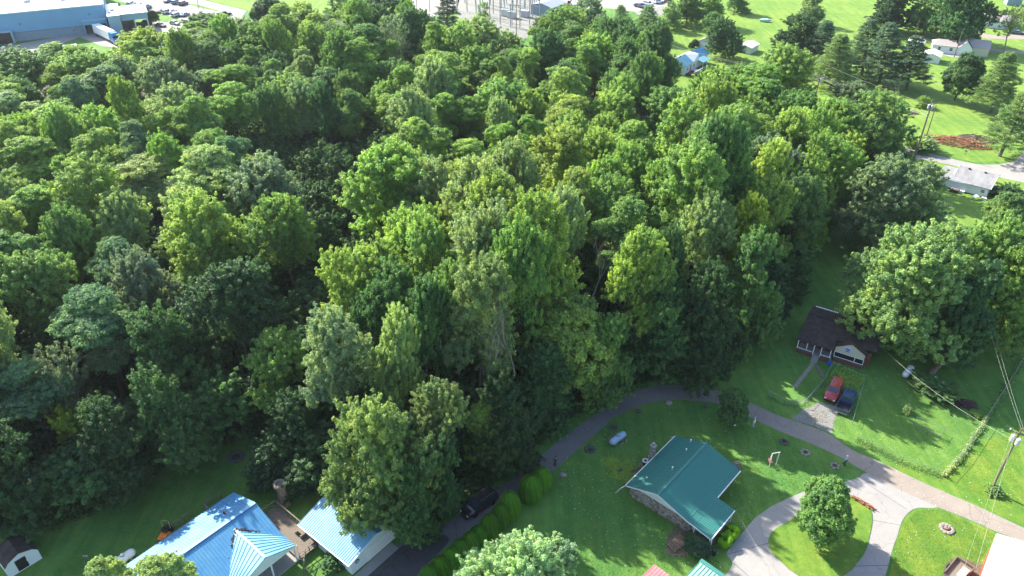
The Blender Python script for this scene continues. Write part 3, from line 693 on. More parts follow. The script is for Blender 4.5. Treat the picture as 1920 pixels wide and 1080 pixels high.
def short(n):
    w_ = n.split(); return ' '.join(w_[:9])
used = {}
def fill_label(tone, kind, x, y, size):
    rel, n = where(x, y); n = n.split(' above ')[0].split(' beside ')[0].split(' among ')[0].split(' with ')[0].split(' overhanging ')[0].split(' left of ')[0].split(' right of ')[0]
    base = f'{size} {WORD[tone]} {kind} {rel} the {n}'
    for extra in ('', 'nearer', 'farther', 'lower', 'higher', 'smaller', 'wider'):
        l = base if not extra else base.replace(f' {rel} ', f' {extra}, {rel} ')
        if l not in used: used[l] = 1; return ' '.join(l.split()[:16])
    return ' '.join(base.split()[:16])
def cut(n):
    for w_ in (' above ', ' beside ', ' among ', ' with ', ' overhanging ', ' left of ', ' right of ', ' in front of ', ' behind ', ' below ', ' at ', ' near ', ' on ', ' by ', ' over ', ' in the '):
        n = n.split(w_)[0]
    return n
def sap_label(tone, x, y):
    b = sorted(hand, key=lambda t: (t[0]-x)**2+(t[1]-y)**2)[:4]; names = []
    for q in b:
        c_ = cut(q[3])
        if c_ not in names and len(c_.split()) <= 5: names.append(c_)
    names = (names+['wood edge'])[:2]
    for ad in ('low', 'small', 'bushy', 'slight', 'squat'):
        l = f'{ad} {WORD[tone]} sapling between the {names[0]} and the {names[1]}'
        if l not in used: break
    used[l] = 1; return ' '.join(l.split()[:16])
fill.sort(key=lambda f: f[5])
LIMIT = 300
n_ind = len(HAND)
for (x, y, rad, u, v, d, h) in fill:
    tone = zone_tone(u, v); edge = not all(inpoly(x+8*math.cos(a), y+8*math.sin(a), FG) for a in (0, 1.05, 2.1, 3.14, 4.2, 5.2))
    if v < 330 and 350 < u < 1100 or (u < 400 and v < 450): kind = 'locust' if random.random() < .62 else 'maple'
    else: kind = 'locust' if random.random() < .15 else 'maple'
    if edge: kind = 'edge'
    if random.random() < .03: kind = 'thin'
    hh = PROTO[(kind, 0)][3]; sxy = rad*1.08/PROTO[(kind, 0)][2]
    size = 'tall' if h > 20.5 else ('slim' if rad < 5 else 'leafy')
    r = plant(kind, (x, y, 0), (sxy*random.uniform(.92, 1.1), sxy*random.uniform(.92, 1.1), h/hh), tone, name='locust_tree' if kind == 'locust' else 'broadleaf_tree',
              label=fill_label(tone, 'feathery tree' if kind == 'locust' else 'tree', x, y, size), group='trees of the wood')
print('UNDER edge', sum(1 for q in under if q[4]), 'of', len(under))
inner = [q for q in under if not q[4]]; under = [q for q in under if q[4]]
for (x, y, u, v, edge) in under:
    tone = random.choice(('deep', 'dark', 'mid', 'dark') if v > 420 else ('mid', 'deep', 'bright'))
    s = random.uniform(.75, 1.25)
    r = plant('young', (x, y, 0), (s*1.15, s*1.15, s*random.uniform(.7, 1.1)), tone, name='understory_tree', label=sap_label(tone, x, y), group='low trees under the wood canopy')

# the hidden saplings inside the wood: one mass, instanced on points
if inner:
    src = []
    for k in range(2):
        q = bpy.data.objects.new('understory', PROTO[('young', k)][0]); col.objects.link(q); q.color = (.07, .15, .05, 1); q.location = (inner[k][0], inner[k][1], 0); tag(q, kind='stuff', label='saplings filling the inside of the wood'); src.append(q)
    for k in range(2):
        pm = bpy.data.meshes.new('understory'); pm.from_pydata([(x, y, 0) for x, y, *_ in inner[2+k::2]], [], []); po = bpy.data.objects.new('understory', pm); col.objects.link(po); po.color = (.07, .15, .05, 1)
        ng = bpy.data.node_groups.new('scatter', 'GeometryNodeTree'); ng.interface.new_socket('Geometry', in_out='INPUT', socket_type='NodeSocketGeometry'); ng.interface.new_socket('Geometry', in_out='OUTPUT', socket_type='NodeSocketGeometry')
        gi = ng.nodes.new('NodeGroupInput'); go = ng.nodes.new('NodeGroupOutput'); ip = ng.nodes.new('GeometryNodeInstanceOnPoints'); oi = ng.nodes.new('GeometryNodeObjectInfo'); oi.inputs['Object'].default_value = src[k]; oi.inputs['As Instance'].default_value = True
        rv1 = ng.nodes.new('FunctionNodeRandomValue'); rv1.data_type = 'FLOAT_VECTOR'; rv1.inputs[0].default_value = (0, 0, 0); rv1.inputs[1].default_value = (0, 0, 6.28)
        rv2 = ng.nodes.new('FunctionNodeRandomValue'); rv2.data_type = 'FLOAT'; rv2.inputs[2].default_value = .8; rv2.inputs[3].default_value = 1.35
        ng.links.new(gi.outputs[0], ip.inputs['Points']); ng.links.new(oi.outputs['Geometry'], ip.inputs['Instance']); ng.links.new(rv1.outputs[0], ip.inputs['Rotation']); ng.links.new(rv2.outputs[1], ip.inputs['Scale']); ng.links.new(ip.outputs[0], go.inputs[0])
        md = po.modifiers.new('scatter', 'NODES'); md.node_group = ng; tag(po, 'dark saplings filling the inside of the wood', kind='stuff')
# ---------------------------------------------------------------- ground, roads, paving
g0 = MB(); g0.add([(-1600, -800, 0), (1600, -800, 0), (1600, 2600, 0), (-1600, 2600, 0)], [(0, 1, 2, 3)]); g0.build('ground', 'lawn', kind='structure')
ROAD_UP = [(640, 1130), (690, 1075), (745, 1022), (790, 1000), (830, 985), (880, 952), (925, 920), (967, 893), (1010, 857), (1037, 835), (1070, 810), (1110, 780), (1160, 747), (1200, 730), (1247, 722), (1285, 724), (1350, 734), (1417, 760), (1472, 784), (1547, 810), (1595, 842), (1652, 867), (1735, 907), (1815, 942), (1920, 990), (2100, 1075)]
ROAD_LO = [(2000, 1055), (1920, 1017), (1865, 996), (1830, 980), (1762, 952), (1690, 920), (1622, 885), (1580, 860), (1522, 832), (1465, 810), (1405, 782), (1345, 757), (1297, 751), (1260, 750), (1222, 755), (1185, 767), (1145, 787), (1125, 806), (1080, 845), (1035, 885), (992, 922), (950, 948), (905, 980), (855, 1020), (805, 1058), (765, 1100), (730, 1130)]
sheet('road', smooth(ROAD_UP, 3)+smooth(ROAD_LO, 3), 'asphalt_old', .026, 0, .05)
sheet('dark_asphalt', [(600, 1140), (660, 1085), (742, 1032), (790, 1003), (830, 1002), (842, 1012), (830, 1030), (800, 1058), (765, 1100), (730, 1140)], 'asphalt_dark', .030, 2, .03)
apron = sheet('garage_apron', [(664, 1080), (733, 1017), (748, 1028), (690, 1080), (672, 1092)], 'concrete', .036)
DRIVE = [(1628, 887), (1612, 895), (1582, 904), (1530, 916), (1502, 924), (1455, 945), (1440, 954), (1415, 972), (1395, 995), (1370, 1025), (1362, 1040), (1374, 1056), (1360, 1080), (1325, 1130), (1645, 1130), (1660, 1080), (1672, 1035), (1682, 1005), (1690, 980), (1703, 961), (1722, 952), (1762, 951), (1690, 918)]
sheet('driveway', DRIVE, 'concrete', .021, 2, .03)
# joints of the poured driveway
jm = MB()
for (a, b) in (((1376, 1057), (1450, 1120)), ((1362, 1040), (1443, 1018)), ((1665, 1060), (1590, 1062)), ((1688, 985), (1634, 975)), ((1622, 905), (1700, 955))):
    p, q = at(*a), at(*b); jm.bar((p.x, p.y, .023), (q.x, q.y, .023), .05, .006)
jm.build('driveway_joint', 'asphalt_dark', kind='structure')
ISL = smooth([(1605, 932), (1630, 950), (1636, 975), (1629, 1010), (1622, 1035), (1603, 1062), (1580, 1080), (1552, 1092), (1520, 1090), (1490, 1075), (1460, 1050), (1443, 1030), (1441, 1010), (1450, 995), (1475, 980), (1497, 965), (1530, 945), (1570, 930)], 3, True)
im = MB(); q = [at(u, v) for u, v in ISL]; im.slab([(p.x+random.uniform(-.05, .05), p.y+random.uniform(-.05, .05), .09) for p in q], .1); im.build('driveway_island', 'sunny_lawn', kind='structure')
FR_UP = [(1640, 262), (1687, 274), (1750, 289), (1815, 305), (1860, 309), (1890, 305), (1907, 299), (1920, 283), (1960, 255)]
FR_LO = [(1990, 355), (1920, 342), (1870, 332), (1815, 318), (1772, 307), (1715, 297), (1690, 293), (1672, 300), (1657, 310), (1625, 335), (1600, 330), (1630, 300)]
sheet('far_road', smooth(FR_UP, 3)+smooth(FR_LO, 3), 'concrete', .02, 0, .1)
sheet('backlit_lawn', [(1225, -40), (2000, -40), (2000, 292), (1890, 303), (1815, 303), (1750, 287), (1680, 272), (1600, 262), (1480, 215), (1300, 190), (1225, 170), (1215, 60)], 'backlit_lawn', .006)  # far lawn in the lighter grass colour that carries its backlit brightness
sheet('far_verge', [(380, -40), (385, -2), (462, 17), (500, 60), (600, 60), (760, 30), (770, -40)], 'backlit_lawn', .006)
sheet('roadside_lawn', [(1690, 293), (1772, 307), (1815, 318), (1870, 333), (1990, 356), (1990, 470), (1850, 470), (1760, 440), (1690, 340)], 'backlit_lawn', .006)
sheet('top_road', [(1700, 36), (1720, 33), (1790, 58), (1870, 66), (1990, 62), (1990, 74), (1860, 73), (1780, 64), (1712, 45)], 'asphalt_old', .02)
sheet('side_path', [(1705, 70), (1725, 69), (1765, 77), (1760, 81), (1722, 75), (1703, 75)], 'concrete', .02)
sheet('garden_path', [(1742, 95), (1762, 96), (1790, 103), (1810, 105), (1808, 109), (1785, 107), (1758, 101), (1740, 100)], 'concrete', .02)
sheet('road_shoulder', [(1838, 88), (1880, 93), (1960, 98), (1960, 104), (1880, 99), (1836, 93)], 'asphalt_old', .02)
sheet('right_lawn', [(1668, 1140), (1672, 1060), (1682, 1010), (1691, 985), (1703, 965), (1722, 956), (1762, 956), (1830, 984), (1866, 1000), (1850, 1060), (1840, 1140)], 'sunny_lawn', .008, 2)
sheet('verge_lawn', [(1640, 864), (1735, 903), (1815, 938), (1920, 986), (2050, 1040), (2050, 860), (1920, 800), (1840, 830), (1768, 893), (1690, 870)], 'sunny_lawn', .006)
sheet('gravel_patch', [(1487, 786), (1503, 770), (1520, 762), (1535, 756), (1560, 760), (1572, 772), (1562, 792), (1560, 812), (1545, 806), (1515, 795)], 'gravel', .02, 3, .15)
# factory car park with its grass strip, and drives
sheet('car_park', [(190, -40), (225, 2), (262, 12), (286, 22), (318, 32), (330, 37), (345, 40), (425, 46), (448, 40), (462, 20), (420, 10), (380, 0), (330, -18), (280, -40)], 'lot_paving', .02)
sheet('factory_drive', [(-60, 95), (20, 85), (150, 62), (215, 55), (270, 45), (300, 40), (345, 42), (335, 60), (290, 66), (230, 72), (225, 90), (190, 86), (150, 70), (60, 100), (-60, 120)], 'lot_paving', .016)
sheet('planted_verge', [(278, 24), (296, 26), (334, 34), (330, 42), (312, 42), (288, 40), (276, 34)], 'lawn', .03)
sheet('planted_strip', [(356, 6), (372, 9), (412, 20), (405, 21), (372, 14), (354, 8)], 'lawn', .03)
sheet('far_car_park', [(1005, -30), (1012, 20), (1060, 24), (1110, 14), (1145, 16), (1190, 22), (1250, 12), (1262, -30)], 'lot_paving', .02)
sheet('gravel_yard_edge', [(1190, 22), (1250, 10), (1262, 22), (1235, 30), (1195, 28)], 'gravel', .024)
sheet('west_yard', [(770, -30), (775, 28), (800, 33), (856, 22), (862, -3), (850, -30)], 'lot_paving', .02)
sheet('substation_gravel', [(858, -6), (1000, -6), (1030, 10), (1022, 40), (985, 73), (930, 60), (857, 31)], 'gravel', .02)
for px in ([(1140, 865), (1158, 862), (1180, 868), (1184, 885), (1170, 900), (1165, 913), (1150, 905), (1138, 885)],):
    pass
sheet('bare_soil', [(1248, 1035), (1252, 1005), (1270, 985), (1290, 985), (1310, 1010), (1325, 1025), (1300, 1040), (1265, 1045)], 'soil', .012, 3, .1)
sheet('dirt_patch', [(1185, 880), (1206, 868), (1200, 890), (1190, 895)], 'soil', .012, 2, .1)
sheet('trampled_soil', [(1768, 1080), (1775, 1055), (1800, 1045), (1850, 1060), (1862, 1045), (1850, 1090), (1830, 1130), (1750, 1130)], 'soil', .012, 2, .1)

# ---------------------------------------------------------------- buildings
def place(name, label, cat, x, y, a): return thing(name, label, cat, (x, y, 0), a)
def ribs(mb, a0, a1, b0, b1, sp, w=.055, h=.065):
    """raised seams from the eave line a0-a1 up to the ridge line b0-b1"""
    a0, a1, b0, b1 = map(Vector, (a0, a1, b0, b1)); n = max(2, int((a1-a0).length/sp)); nr = (a1-a0).cross(b0-a0).normalized()
    if nr.z < 0: nr = -nr
    for i in range(n+1):
        t = i/n; p = a0.lerp(a1, t)+nr*h*.3; q = b0.lerp(b1, t)+nr*h*.3
        if (q-p).length > .1: mb.bar(p, q, w, h, up=nr)
    return mb
def roof_plane(parent, pts, m, t=.09, rib=None, rm=None, name='roof', label=None):
    r = MB().slab(pts, t).build(name, m, parent, label=label)
    if rib: ribs(MB(), pts[0], pts[1], pts[3], pts[2], rib).build('roof_rib', rm or m, r, kind='stuff')
    return r
def wall_box(parent, x0, y0, x1, y1, h, m, name='wall', z0=0., t=.15, label=None):
    b = MB()
    b.box(x0, y0, z0, x1, y0+t, h).box(x0, y1-t, z0, x1, y1, h).box(x0, y0+t, z0, x0+t, y1-t, h).box(x1-t, y0+t, z0, x1, y1-t, h)
    return b.build(name, m, parent, label=label)
def gable(parent, axis, pos, c0, c1, z0, zp, m, t=.12, mid=None, name='gable'):
    """triangular wall; axis 'x': lies in plane x=pos, spans y c0..c1"""
    md = (c0+c1)/2 if mid is None else mid
    P = [(c0, z0), (c1, z0), (md, zp)]
    V = [((pos, a, z) if axis == 'x' else (a, pos, z)) for a, z in P]+[((pos+t, a, z) if axis == 'x' else (a, pos+t, z)) for a, z in P]
    return MB().add(V, [(0, 1, 2), (5, 4, 3), (0, 3, 4, 1), (1, 4, 5, 2), (2, 5, 3, 0)]).build(name, m, parent)
def window(parent, c, w, h, axis, out, name='window', fm='white_paint'):
    x, y, z = c; f = MB(); g = MB(); d = .05*out; fw = .07
    def bx(mb, a0, z0_, a1, z1_, o0, o1):
        lo, hi = sorted((o0, o1))
        if axis == 'x': mb.box(x+lo, y+a0, z+z0_, x+hi, y+a1, z+z1_)
        else: mb.box(x+a0, y+lo, z+z0_, x+a1, y+hi, z+z1_)
    bx(f, -w/2-fw, -h/2-fw, w/2+fw, -h/2, 0, d*1.5); bx(f, -w/2-fw, h/2, w/2+fw, h/2+fw, 0, d*1.5)
    bx(f, -w/2-fw, -h/2, -w/2, h/2, 0, d*1.5); bx(f, w/2, -h/2, w/2+fw, h/2, 0, d*1.5); bx(f, -w/2, -.03, w/2, .03, 0, d*1.3)
    o = f.build(name, fm, parent); bx(g, -w/2, -h/2, w/2, h/2, .003*out, d*.6); g.build('pane', 'dark_glass', o); return o
def gutter(parent, a, b, m='white_paint'): return MB().bar(a, b, .12, .11).build('gutter', m, parent)
def rail(parent, path, h=.95, z=0., step=1.3, m='weathered_wood', bal=True):
    mb = MB(); b2 = MB()
    for (p, q) in zip(path[:-1], path[1:]):
        p = Vector(p); q = Vector(q); n = max(1, int((q-p).length/step))
        for i in range(n+1):
            c = p.lerp(q, i/n); mb.bar((c.x, c.y, c.z), (c.x, c.y, c.z+h), .09)
        mb.bar(p+Vector((0, 0, h+.04)), q+Vector((0, 0, h+.04)), .14, .05); mb.bar(p+Vector((0, 0, h*.45)), q+Vector((0, 0, h*.45)), .04, .09)
    return mb.build('railing', m, parent)

# --- green roofed stone house
H = place('green_roof_house', 'stone house with a dark green metal roof inside the road bend', 'house', 14.43, 66.2, .84); H.location.z = -.6
ZE, ZR = 2.77, 4.52
wall_box(H, .62, -9.1, 11.3, -.35, 2.62, 'stone_wall', t=.25)
gable(H, 'x', .58, -9.0, -.3, 2.63, 4.4, 'white_siding', mid=-4.53); gable(H, 'x', 11.33, -9.0, -.3, 2.63, 4.4, 'white_siding', mid=-4.53)
G = 'green_metal'
roof_plane(H, [(0, 0, ZE), (11.78, 0, ZE), (11.78, -4.53, ZR), (0, -4.53, ZR)], G, rib=.31)
roof_plane(H, [(0, -8.8, 3.17), (11.78, -8.8, 3.17), (11.78, -4.53, ZR), (0, -4.53, ZR)], G, rib=.31)
roof_plane(H, [(0, -9.62, 2.97), (11.78, -9.62, 2.97), (11.78, -8.8, 3.17), (0, -8.8, 3.17)], G, rib=.31)
roof_plane(H, [(0, -12.1, 2.62), (5.75, -12.1, 2.62), (5.75, -9.66, 2.99), (0, -9.66, 2.99)], G, rib=.31, name='porch_roof')
MB().bar((-.02, -4.53, ZR+.05), (11.8, -4.53, ZR+.05), .34, .05).build('ridge_cap', G, H)
MB().bar((-.02, -8.8, 3.19), (11.8, -8.8, 3.19), .12, .05).build('transition_flashing', G, H)
MB().bar((-.02, -9.66, 3.01), (5.77, -9.66, 3.01), .1, .05).build('transition_flashing', G, H)
MB().bar((-.03, 0, ZE-.05), (-.03, -4.53, ZR-.05), .05, .16).bar((-.03, -4.53, ZR-.05), (-.03, -8.8, 3.12), .05, .16).bar((-.03, -8.8, 3.12), (-.03, -12.1, 2.56), .05, .16).build('fascia', 'white_paint', H)
gutter(H, (0, .07, ZE-.05), (11.78, .07, ZE-.05)); gutter(H, (0, -12.17, 2.56), (5.75, -12.17, 2.56)); gutter(H, (5.8, -9.7, 2.92), (11.78, -9.7, 2.92))
MB().tube([(-.05, .1, ZE-.1), (-.35, .5, 2.2), (-.2, 1.3, .5), (-.1, 2.0, .12)], .055, 6).build('downspout', 'white_paint', H)
MB().tube([(11.8, .1, ZE-.1), (12.2, .3, 2.2), (13.4, 1.6, .3), (14.4, 2.4, .08)], .055, 6).build('downspout', 'white_paint', H)
MB().tube([(.05, -12.2, 2.5), (.1, -12.25, .3), (-.6, -12.2, .1)], .06, 6).build('downspout', 'white_paint', H)
MB().tube([(0, -9.9, 2.7), (0, -9.75, .3), (-.2, -9.7, .1)], .05, 6).build('downspout', 'white_paint', H)
for (x, y, z, h) in ((11.08, -2.6, 3.75, .5), (9.22, -3.04, 3.93, .32), (4.96, -3.53, 4.12, .5), (2.2, -1.6, 3.38, .2)):
    v = MB().lathe([(.05, z-.1), (.05, z+h)], 8, (x, y, 0)).build('vent_pipe', 'white_paint', H); MB().lathe([(.11, z+h), (.12, z+h+.07), (.02, z+h+.12)], 8, (x, y, 0)).build('vent_cap', 'white_paint', v)
c = MB().box(6.35, .12, 0, 6.95, .72, 4.5).build('chimney', 'stone_wall', H); MB().box(6.28, .05, 4.5, 7.02, .79, 4.6).build('chimney_cap', 'concrete', c); MB().lathe([(.14, 4.6), (.12, 4.95), (.17, 5.0)], 9, (6.65, .42, 0)).build('chimney_pot', 'steel', c)
MB().box(.1, -12.0, .5, 5.6, -9.2, .74).build('porch_floor', 'concrete', H)
for p in ((.2, -11.95), (2.9, -11.95), (5.55, -11.95)): MB().box(p[0]-.07, p[1]-.07, .14, p[0]+.07, p[1]+.07, 2.6).build('porch_post', 'white_paint', H)
MB().tube([(5.7, -12.15, 2.5), (7.0, -12.9, 2.9)], .01, 4).build('eave_bracket', 'wire_white', H)
MB().box(1.2, -9.2, .14, 2.2, -9.08, 2.2).build('door', 'white_paint', H)
MB().box(3.2, -9.2, .9, 4.8, -9.1, 2.1).build('window', 'dark_glass', H)
ac = thing('air_conditioner', 'white upright air conditioner beside the stone chimney of the green roofed house', 'air conditioner', H.matrix_world @ Vector((0, 0, 0)))
M_ = Matrix.Translation((14.31, 65.66, 0)) @ Matrix.Rotation(.84, 4, 'Z')
ac.location = M_ @ Vector((8.3, 1.4, 0)); ac.rotation_euler = (0, 0, .84)
MB().box(-.45, -.18, .12, .45, .18, .95).build('casing', 'white_paint', ac); MB().box(-.5, -.3, 0, .5, .3, .12).build('pad', 'concrete', ac); MB().lathe([(.3, .181), (.3, .2)], 12, (0, 0, .53), 'Y').build('fan_grille', 'dark_metal', ac)
ac2 = thing('air_conditioner', 'round topped air conditioner left of the upright one', 'air conditioner', M_ @ Vector((6.95, 1.45, 0)))
MB().lathe([(.38, .05), (.4, .1), (.4, .68), (.36, .74)], 16).build('casing', 'dark_metal', ac2); MB().lathe([(.41, .7), (.41, .8), (.24, .8), (.24, .72)], 16).build('top_ring', 'white_paint', ac2); MB().lathe([(.5, 0), (.5, .05)], 10).build('pad', 'concrete', ac2)

# --- blue roofed house, deck and ramp
B = place('blue_roof_house', 'long white house with a ribbed blue metal roof and front porch gable', 'house', -34.62, 64.39, -2.27)
LB, hw, ze, zr = 19.0, 5.31, 2.95, 5.06
wall_box(B, .3, .45, LB-.3, 10.1, 2.8, 'white_siding'); gable(B, 'x', .3, .4, 10.2, 2.8, 4.9, 'white_siding', mid=5.31)
M1, M2 = 'blue_metal', 'light_blue_metal'
roof_plane(B, [(0, 0, ze), (LB, 0, ze), (LB, hw, zr), (0, hw, zr)], M1, rib=.36, label='blue roof slope facing the wood')
roof_plane(B, [(0, 2*hw, ze), (LB, 2*hw, ze), (LB, hw, zr), (0, hw, zr)], M1, rib=.36)
MB().bar((0, hw, zr+.04), (LB, hw, zr+.04), .4, .05).build('ridge_cap', M1, B)
px_, pw, py1 = 3.6, 3.75, 12.45; pz = 4.55
pr1 = roof_plane(B, [(px_-pw, 9.7, ze+.04), (px_-pw, py1, ze), (px_, py1, pz), (px_, 6.5, pz+.03)], M2, rib=.30, rm=M1, name='porch_roof')  # darker blue ribs: the shade beside each rib is put into their colour
pr2 = roof_plane(B, [(px_+pw, 9.7, ze+.04), (px_+pw, py1, ze), (px_, py1, pz), (px_, 6.5, pz+.03)], M2, rib=.30, rm=M1, name='porch_roof')  # same darker ribs, shade painted in
MB().bar((px_, 6.4, pz+.06), (px_, py1, pz+.05), .3, .05).build('ridge_cap', M2, B)
gable(B, 'y', py1-.3, px_-pw+.2, px_+pw-.2, 2.86, pz-.12, 'white_siding')
MB().box(px_-pw+.2, py1-.32, 2.6, px_+pw-.2, py1-.16, 2.86).build('porch_beam', 'white_paint', B)
for x in (-.05, 3.1, 7.1): MB().box(x-.08, 12.1, 0, x+.08, 12.26, 2.6).build('porch_post', 'white_paint', B)
MB().box(-.2, 10.12, 0, 7.4, 12.3, .25).build('porch_floor', 'concrete', B)
MB().tube([(-.35, 12.3, 2.7), (-.35, 12.3, .2), (-.5, 12.6, .1)], .05, 6).build('downspout', 'white_paint', B)
for (x, y) in ((3.0, 3.3), (9.5, 4.1)): MB().lathe([(.12, 4.2), (.12, 4.75)], 8, (x, y, 0)).build('vent_pipe', 'tail_red', B)
window(B, (.3, 3.5, 1.6), .9, 1.1, 'x', -1); window(B, (.3, 8.0, 1.6), .9, 1.1, 'x', -1)
# leaves lying in the two valleys
rv = random.Random(4)
MBl = (-34.62, 64.39, -2.27)
lv = MB()
for k in range(150):
    t = rv.random(); s = rv.choice((0, 1)); x = px_-pw*t if s == 0 else px_+pw*t; y = 6.6+3.2*t
    if s == 0 and t > .62: continue
    if s == 1 and rv.random() < .35: continue
    z = pz+.08-(pz-ze)*t
    lv.rock((x+rv.uniform(-.16, .16), y+rv.uniform(-.16, .16), z+.03), rv.uniform(.06, .15), rv.uniform(.06, .15), .06, k, 5)
o = lv.build('fallen_leaves', 'debris', None); o.location = (MBl[0], MBl[1], 0); o.rotation_euler = (0, 0, MBl[2]); tag(o, 'dark fallen leaves caught in the valleys of the blue roof', 'leaves', kind='stuff')
D = place('wooden_deck', 'weathered wooden deck between the blue house and the blue garage', 'deck', -34.62, 64.39, -2.27)
k = 0
yy = 4.0
while yy < 12.6:
    MB().box(-3.15 if yy < 12 else -2.6, yy, .62, -.1, yy+.27, .68).build('plank', 'weathered_wood', D); yy += .29
MB().box(-3.0, 4.1, 0, -2.85, 12.4, .6).box(-.35, 4.1, 0, -.2, 12.4, .6).build('frame', 'weathered_wood', D)
rail(D, [(-3.1, 3.95, .68), (-3.15, 9.6, .68)]); rail(D, [(-.3, 3.95, .68), (-3.1, 3.95, .68)]); rail(D, [(-.2, 12.65, .5), (-3.0, 12.65, .68)]); rail(D, [(-1.0, 12.65, .6), (.6, 14.4, .1)], step=.8)
MB().box(-3.0, 9.3, .68, -2.0, 9.5, 1.1).box(-3.0, 10.3, .68, -2.0, 10.5, 1.15).box(-3.0, 9.3, 1.05, -2.3, 10.5, 1.12).build('bench', 'weathered_wood', D)
R_ = place('wooden_ramp', 'weathered railed ramp along the wood side of the blue house', 'ramp', -34.62, 64.39, -2.27)
x = .3
while x < 10.5: MB().box(x, -2.6, .3, x+.27, -.5, .36).build('plank', 'weathered_wood', R_); x += .29
rail(R_, [(.4, -3.0, .1), (2.4, -3.1, .1)]); rail(R_, [(4.3, -3.15, .1), (6.9, -3.25, .1)]); rail(R_, [(2.8, -1.6, .36), (2.8, -2.7, .36)])

# --- blue garage
Gg = place('blue_roof_garage', 'white garage with a pale blue ribbed roof under the olive tree', 'garage', -25.64, 60.01, -.68)
L_, hw, ze, zr = 9.22, 4.3, 2.31, 3.6
roof_plane(Gg, [(0, 0, ze), (L_, 0, ze), (L_, hw, zr), (0, hw, zr)], M2, rib=.31, rm=M1); roof_plane(Gg, [(0, 2*hw, ze), (L_, 2*hw, ze), (L_, hw, zr), (0, hw, zr)], M2, rib=.31, rm=M1)  # ribs coloured darker to paint in the lit and shaded stripes
MB().bar((0, hw, zr+.04), (L_, hw, zr+.04), .35, .05).build('ridge_cap', M2, Gg)
wall_box(Gg, .3, .4, L_-.3, 2*hw-.4, 2.3, 'white_siding'); gable(Gg, 'x', L_-.42, .4, 2*hw-.4, 2.3, 3.5, 'white_siding'); gable(Gg, 'x', .3, .4, 2*hw-.4, 2.3, 3.5, 'white_siding')
MB().bar((L_+.02, 0, ze-.02), (L_+.02, hw, zr-.02), .05, .16).bar((L_+.02, hw, zr-.02), (L_+.02, 2*hw, ze-.02), .05, .16).build('fascia', 'white_paint', Gg)
MB().box(L_-.28, 2.6, .03, L_-.22, 7.2, 2.15).build('garage_door', 'white_paint', Gg)
w_ = MB().lathe([(.30, 0), (.30, .05)], 16, (L_-.29, 1.35, 1.55), 'X').build('round_emblem', 'dark_metal', Gg); MB().lathe([(.2, .051), (.2, .07)], 16, (L_-.29, 1.35, 1.55), 'X').build('inner_ring', 'cloth_blue', w_)
MB().box(-.05, -.12, ze-.12, L_, 0, ze-.02).build('gutter', 'white_paint', Gg)
MB().box(2.0, .38, 0, 2.9, .42, 2.0).build('side_door', 'dark_glass', Gg)

# --- small white shed bottom left
Sx, Sy = at(5, 1083).x, at(5, 1083).y
p0_, p1_ = at(18, 1084), at(79, 1046)
ang = math.atan2(p1_.y-p0_.y, p1_.x-p0_.x); LS = (p1_-p0_).length
S_ = place('garden_shed', 'small white gambrel shed with a dark doorway in the bottom left corner', 'shed', p0_.x, p0_.y, ang)
gb = [(0, 0), (LS, 0), (LS, 1.75), (LS*.72, 2.6), (LS*.30, 2.6), (0, 1.75)]
gb = [(0, 0), (LS, 0), (LS, 1.7), (LS*.86, 2.25), (LS*.5, 2.75), (LS*.14, 2.25), (0, 1.7)]
n = len(gb); V = [(a, 0, z) for a, z in gb]+[(a, .1, z) for a, z in gb]
MB().add(V, [tuple(range(n)), tuple(range(2*n-1, n-1, -1))]+[(i, i+n, (i+1) % n+n, (i+1) % n) for i in range(n)]).build('front_wall', 'white_siding', S_)
wall_box(S_, 0, .12, LS, 3.0, 1.7, 'white_siding')
for i, ((a, z), (b, y)) in enumerate(zip(gb[2:-1], gb[3:])): MB().slab([(a, -.2, z+.05), (b, -.2, y+.05), (b, 3.2, y+.05), (a, 3.2, z+.05)], .06).build('roof', 'brown_shingle', S_)
MB().box(LS*.30, -.05, .1, LS*.62, -.005, 1.8).build('doorway', 'black_plastic', S_); MB().box(LS*.61, -.07, .9, LS*.66, -.01, 1.2).build('handle', 'white_paint', S_)
MB().box(0, -.06, 0, LS, -.005, .09).build('sill', 'white_paint', S_)

# --- brown cottage
C_ = place('brown_roof_cottage', 'brown shingled cottage with brick porch and cream front gable', 'house', 45.67, 96.16, -.56)
wall_box(C_, .3, 2.2, 10.6, 9.4, 2.5, 'brick_wall')
roof_plane(C_, [(-.2, -.15, 2.62), (5.4, -.15, 2.62), (5.4, 5.5, 4.25), (-.2, 5.5, 4.25)], 'brown_shingle', .12)
roof_plane(C_, [(5.402, 2.0, 3.24), (11.2, 2.0, 3.24), (11.2, 5.5, 4.25), (5.402, 5.5, 4.25)], 'brown_shingle', .12)
roof_plane(C_, [(-.2, 10.2, 2.9), (11.2, 10.2, 2.9), (11.2, 5.5, 4.25), (-.2, 5.5, 4.25)], 'brown_shingle', .12)
MB().bar((-.2, 5.5, 4.28), (11.2, 5.5, 4.28), .25, .06).build('ridge_cap', 'brown_shingle', C_)
MB().slab([(.1, 9.5, 2.9), (3.7, 9.5, 2.9), (3.7, 11.1, 2.55), (.1, 11.1, 2.55)], .06).build('rear_awning', 'white_metal', C_)
gable(C_, 'x', .3, 1.0, 9.6, 2.5, 4.1, 'white_siding', mid=5.4)
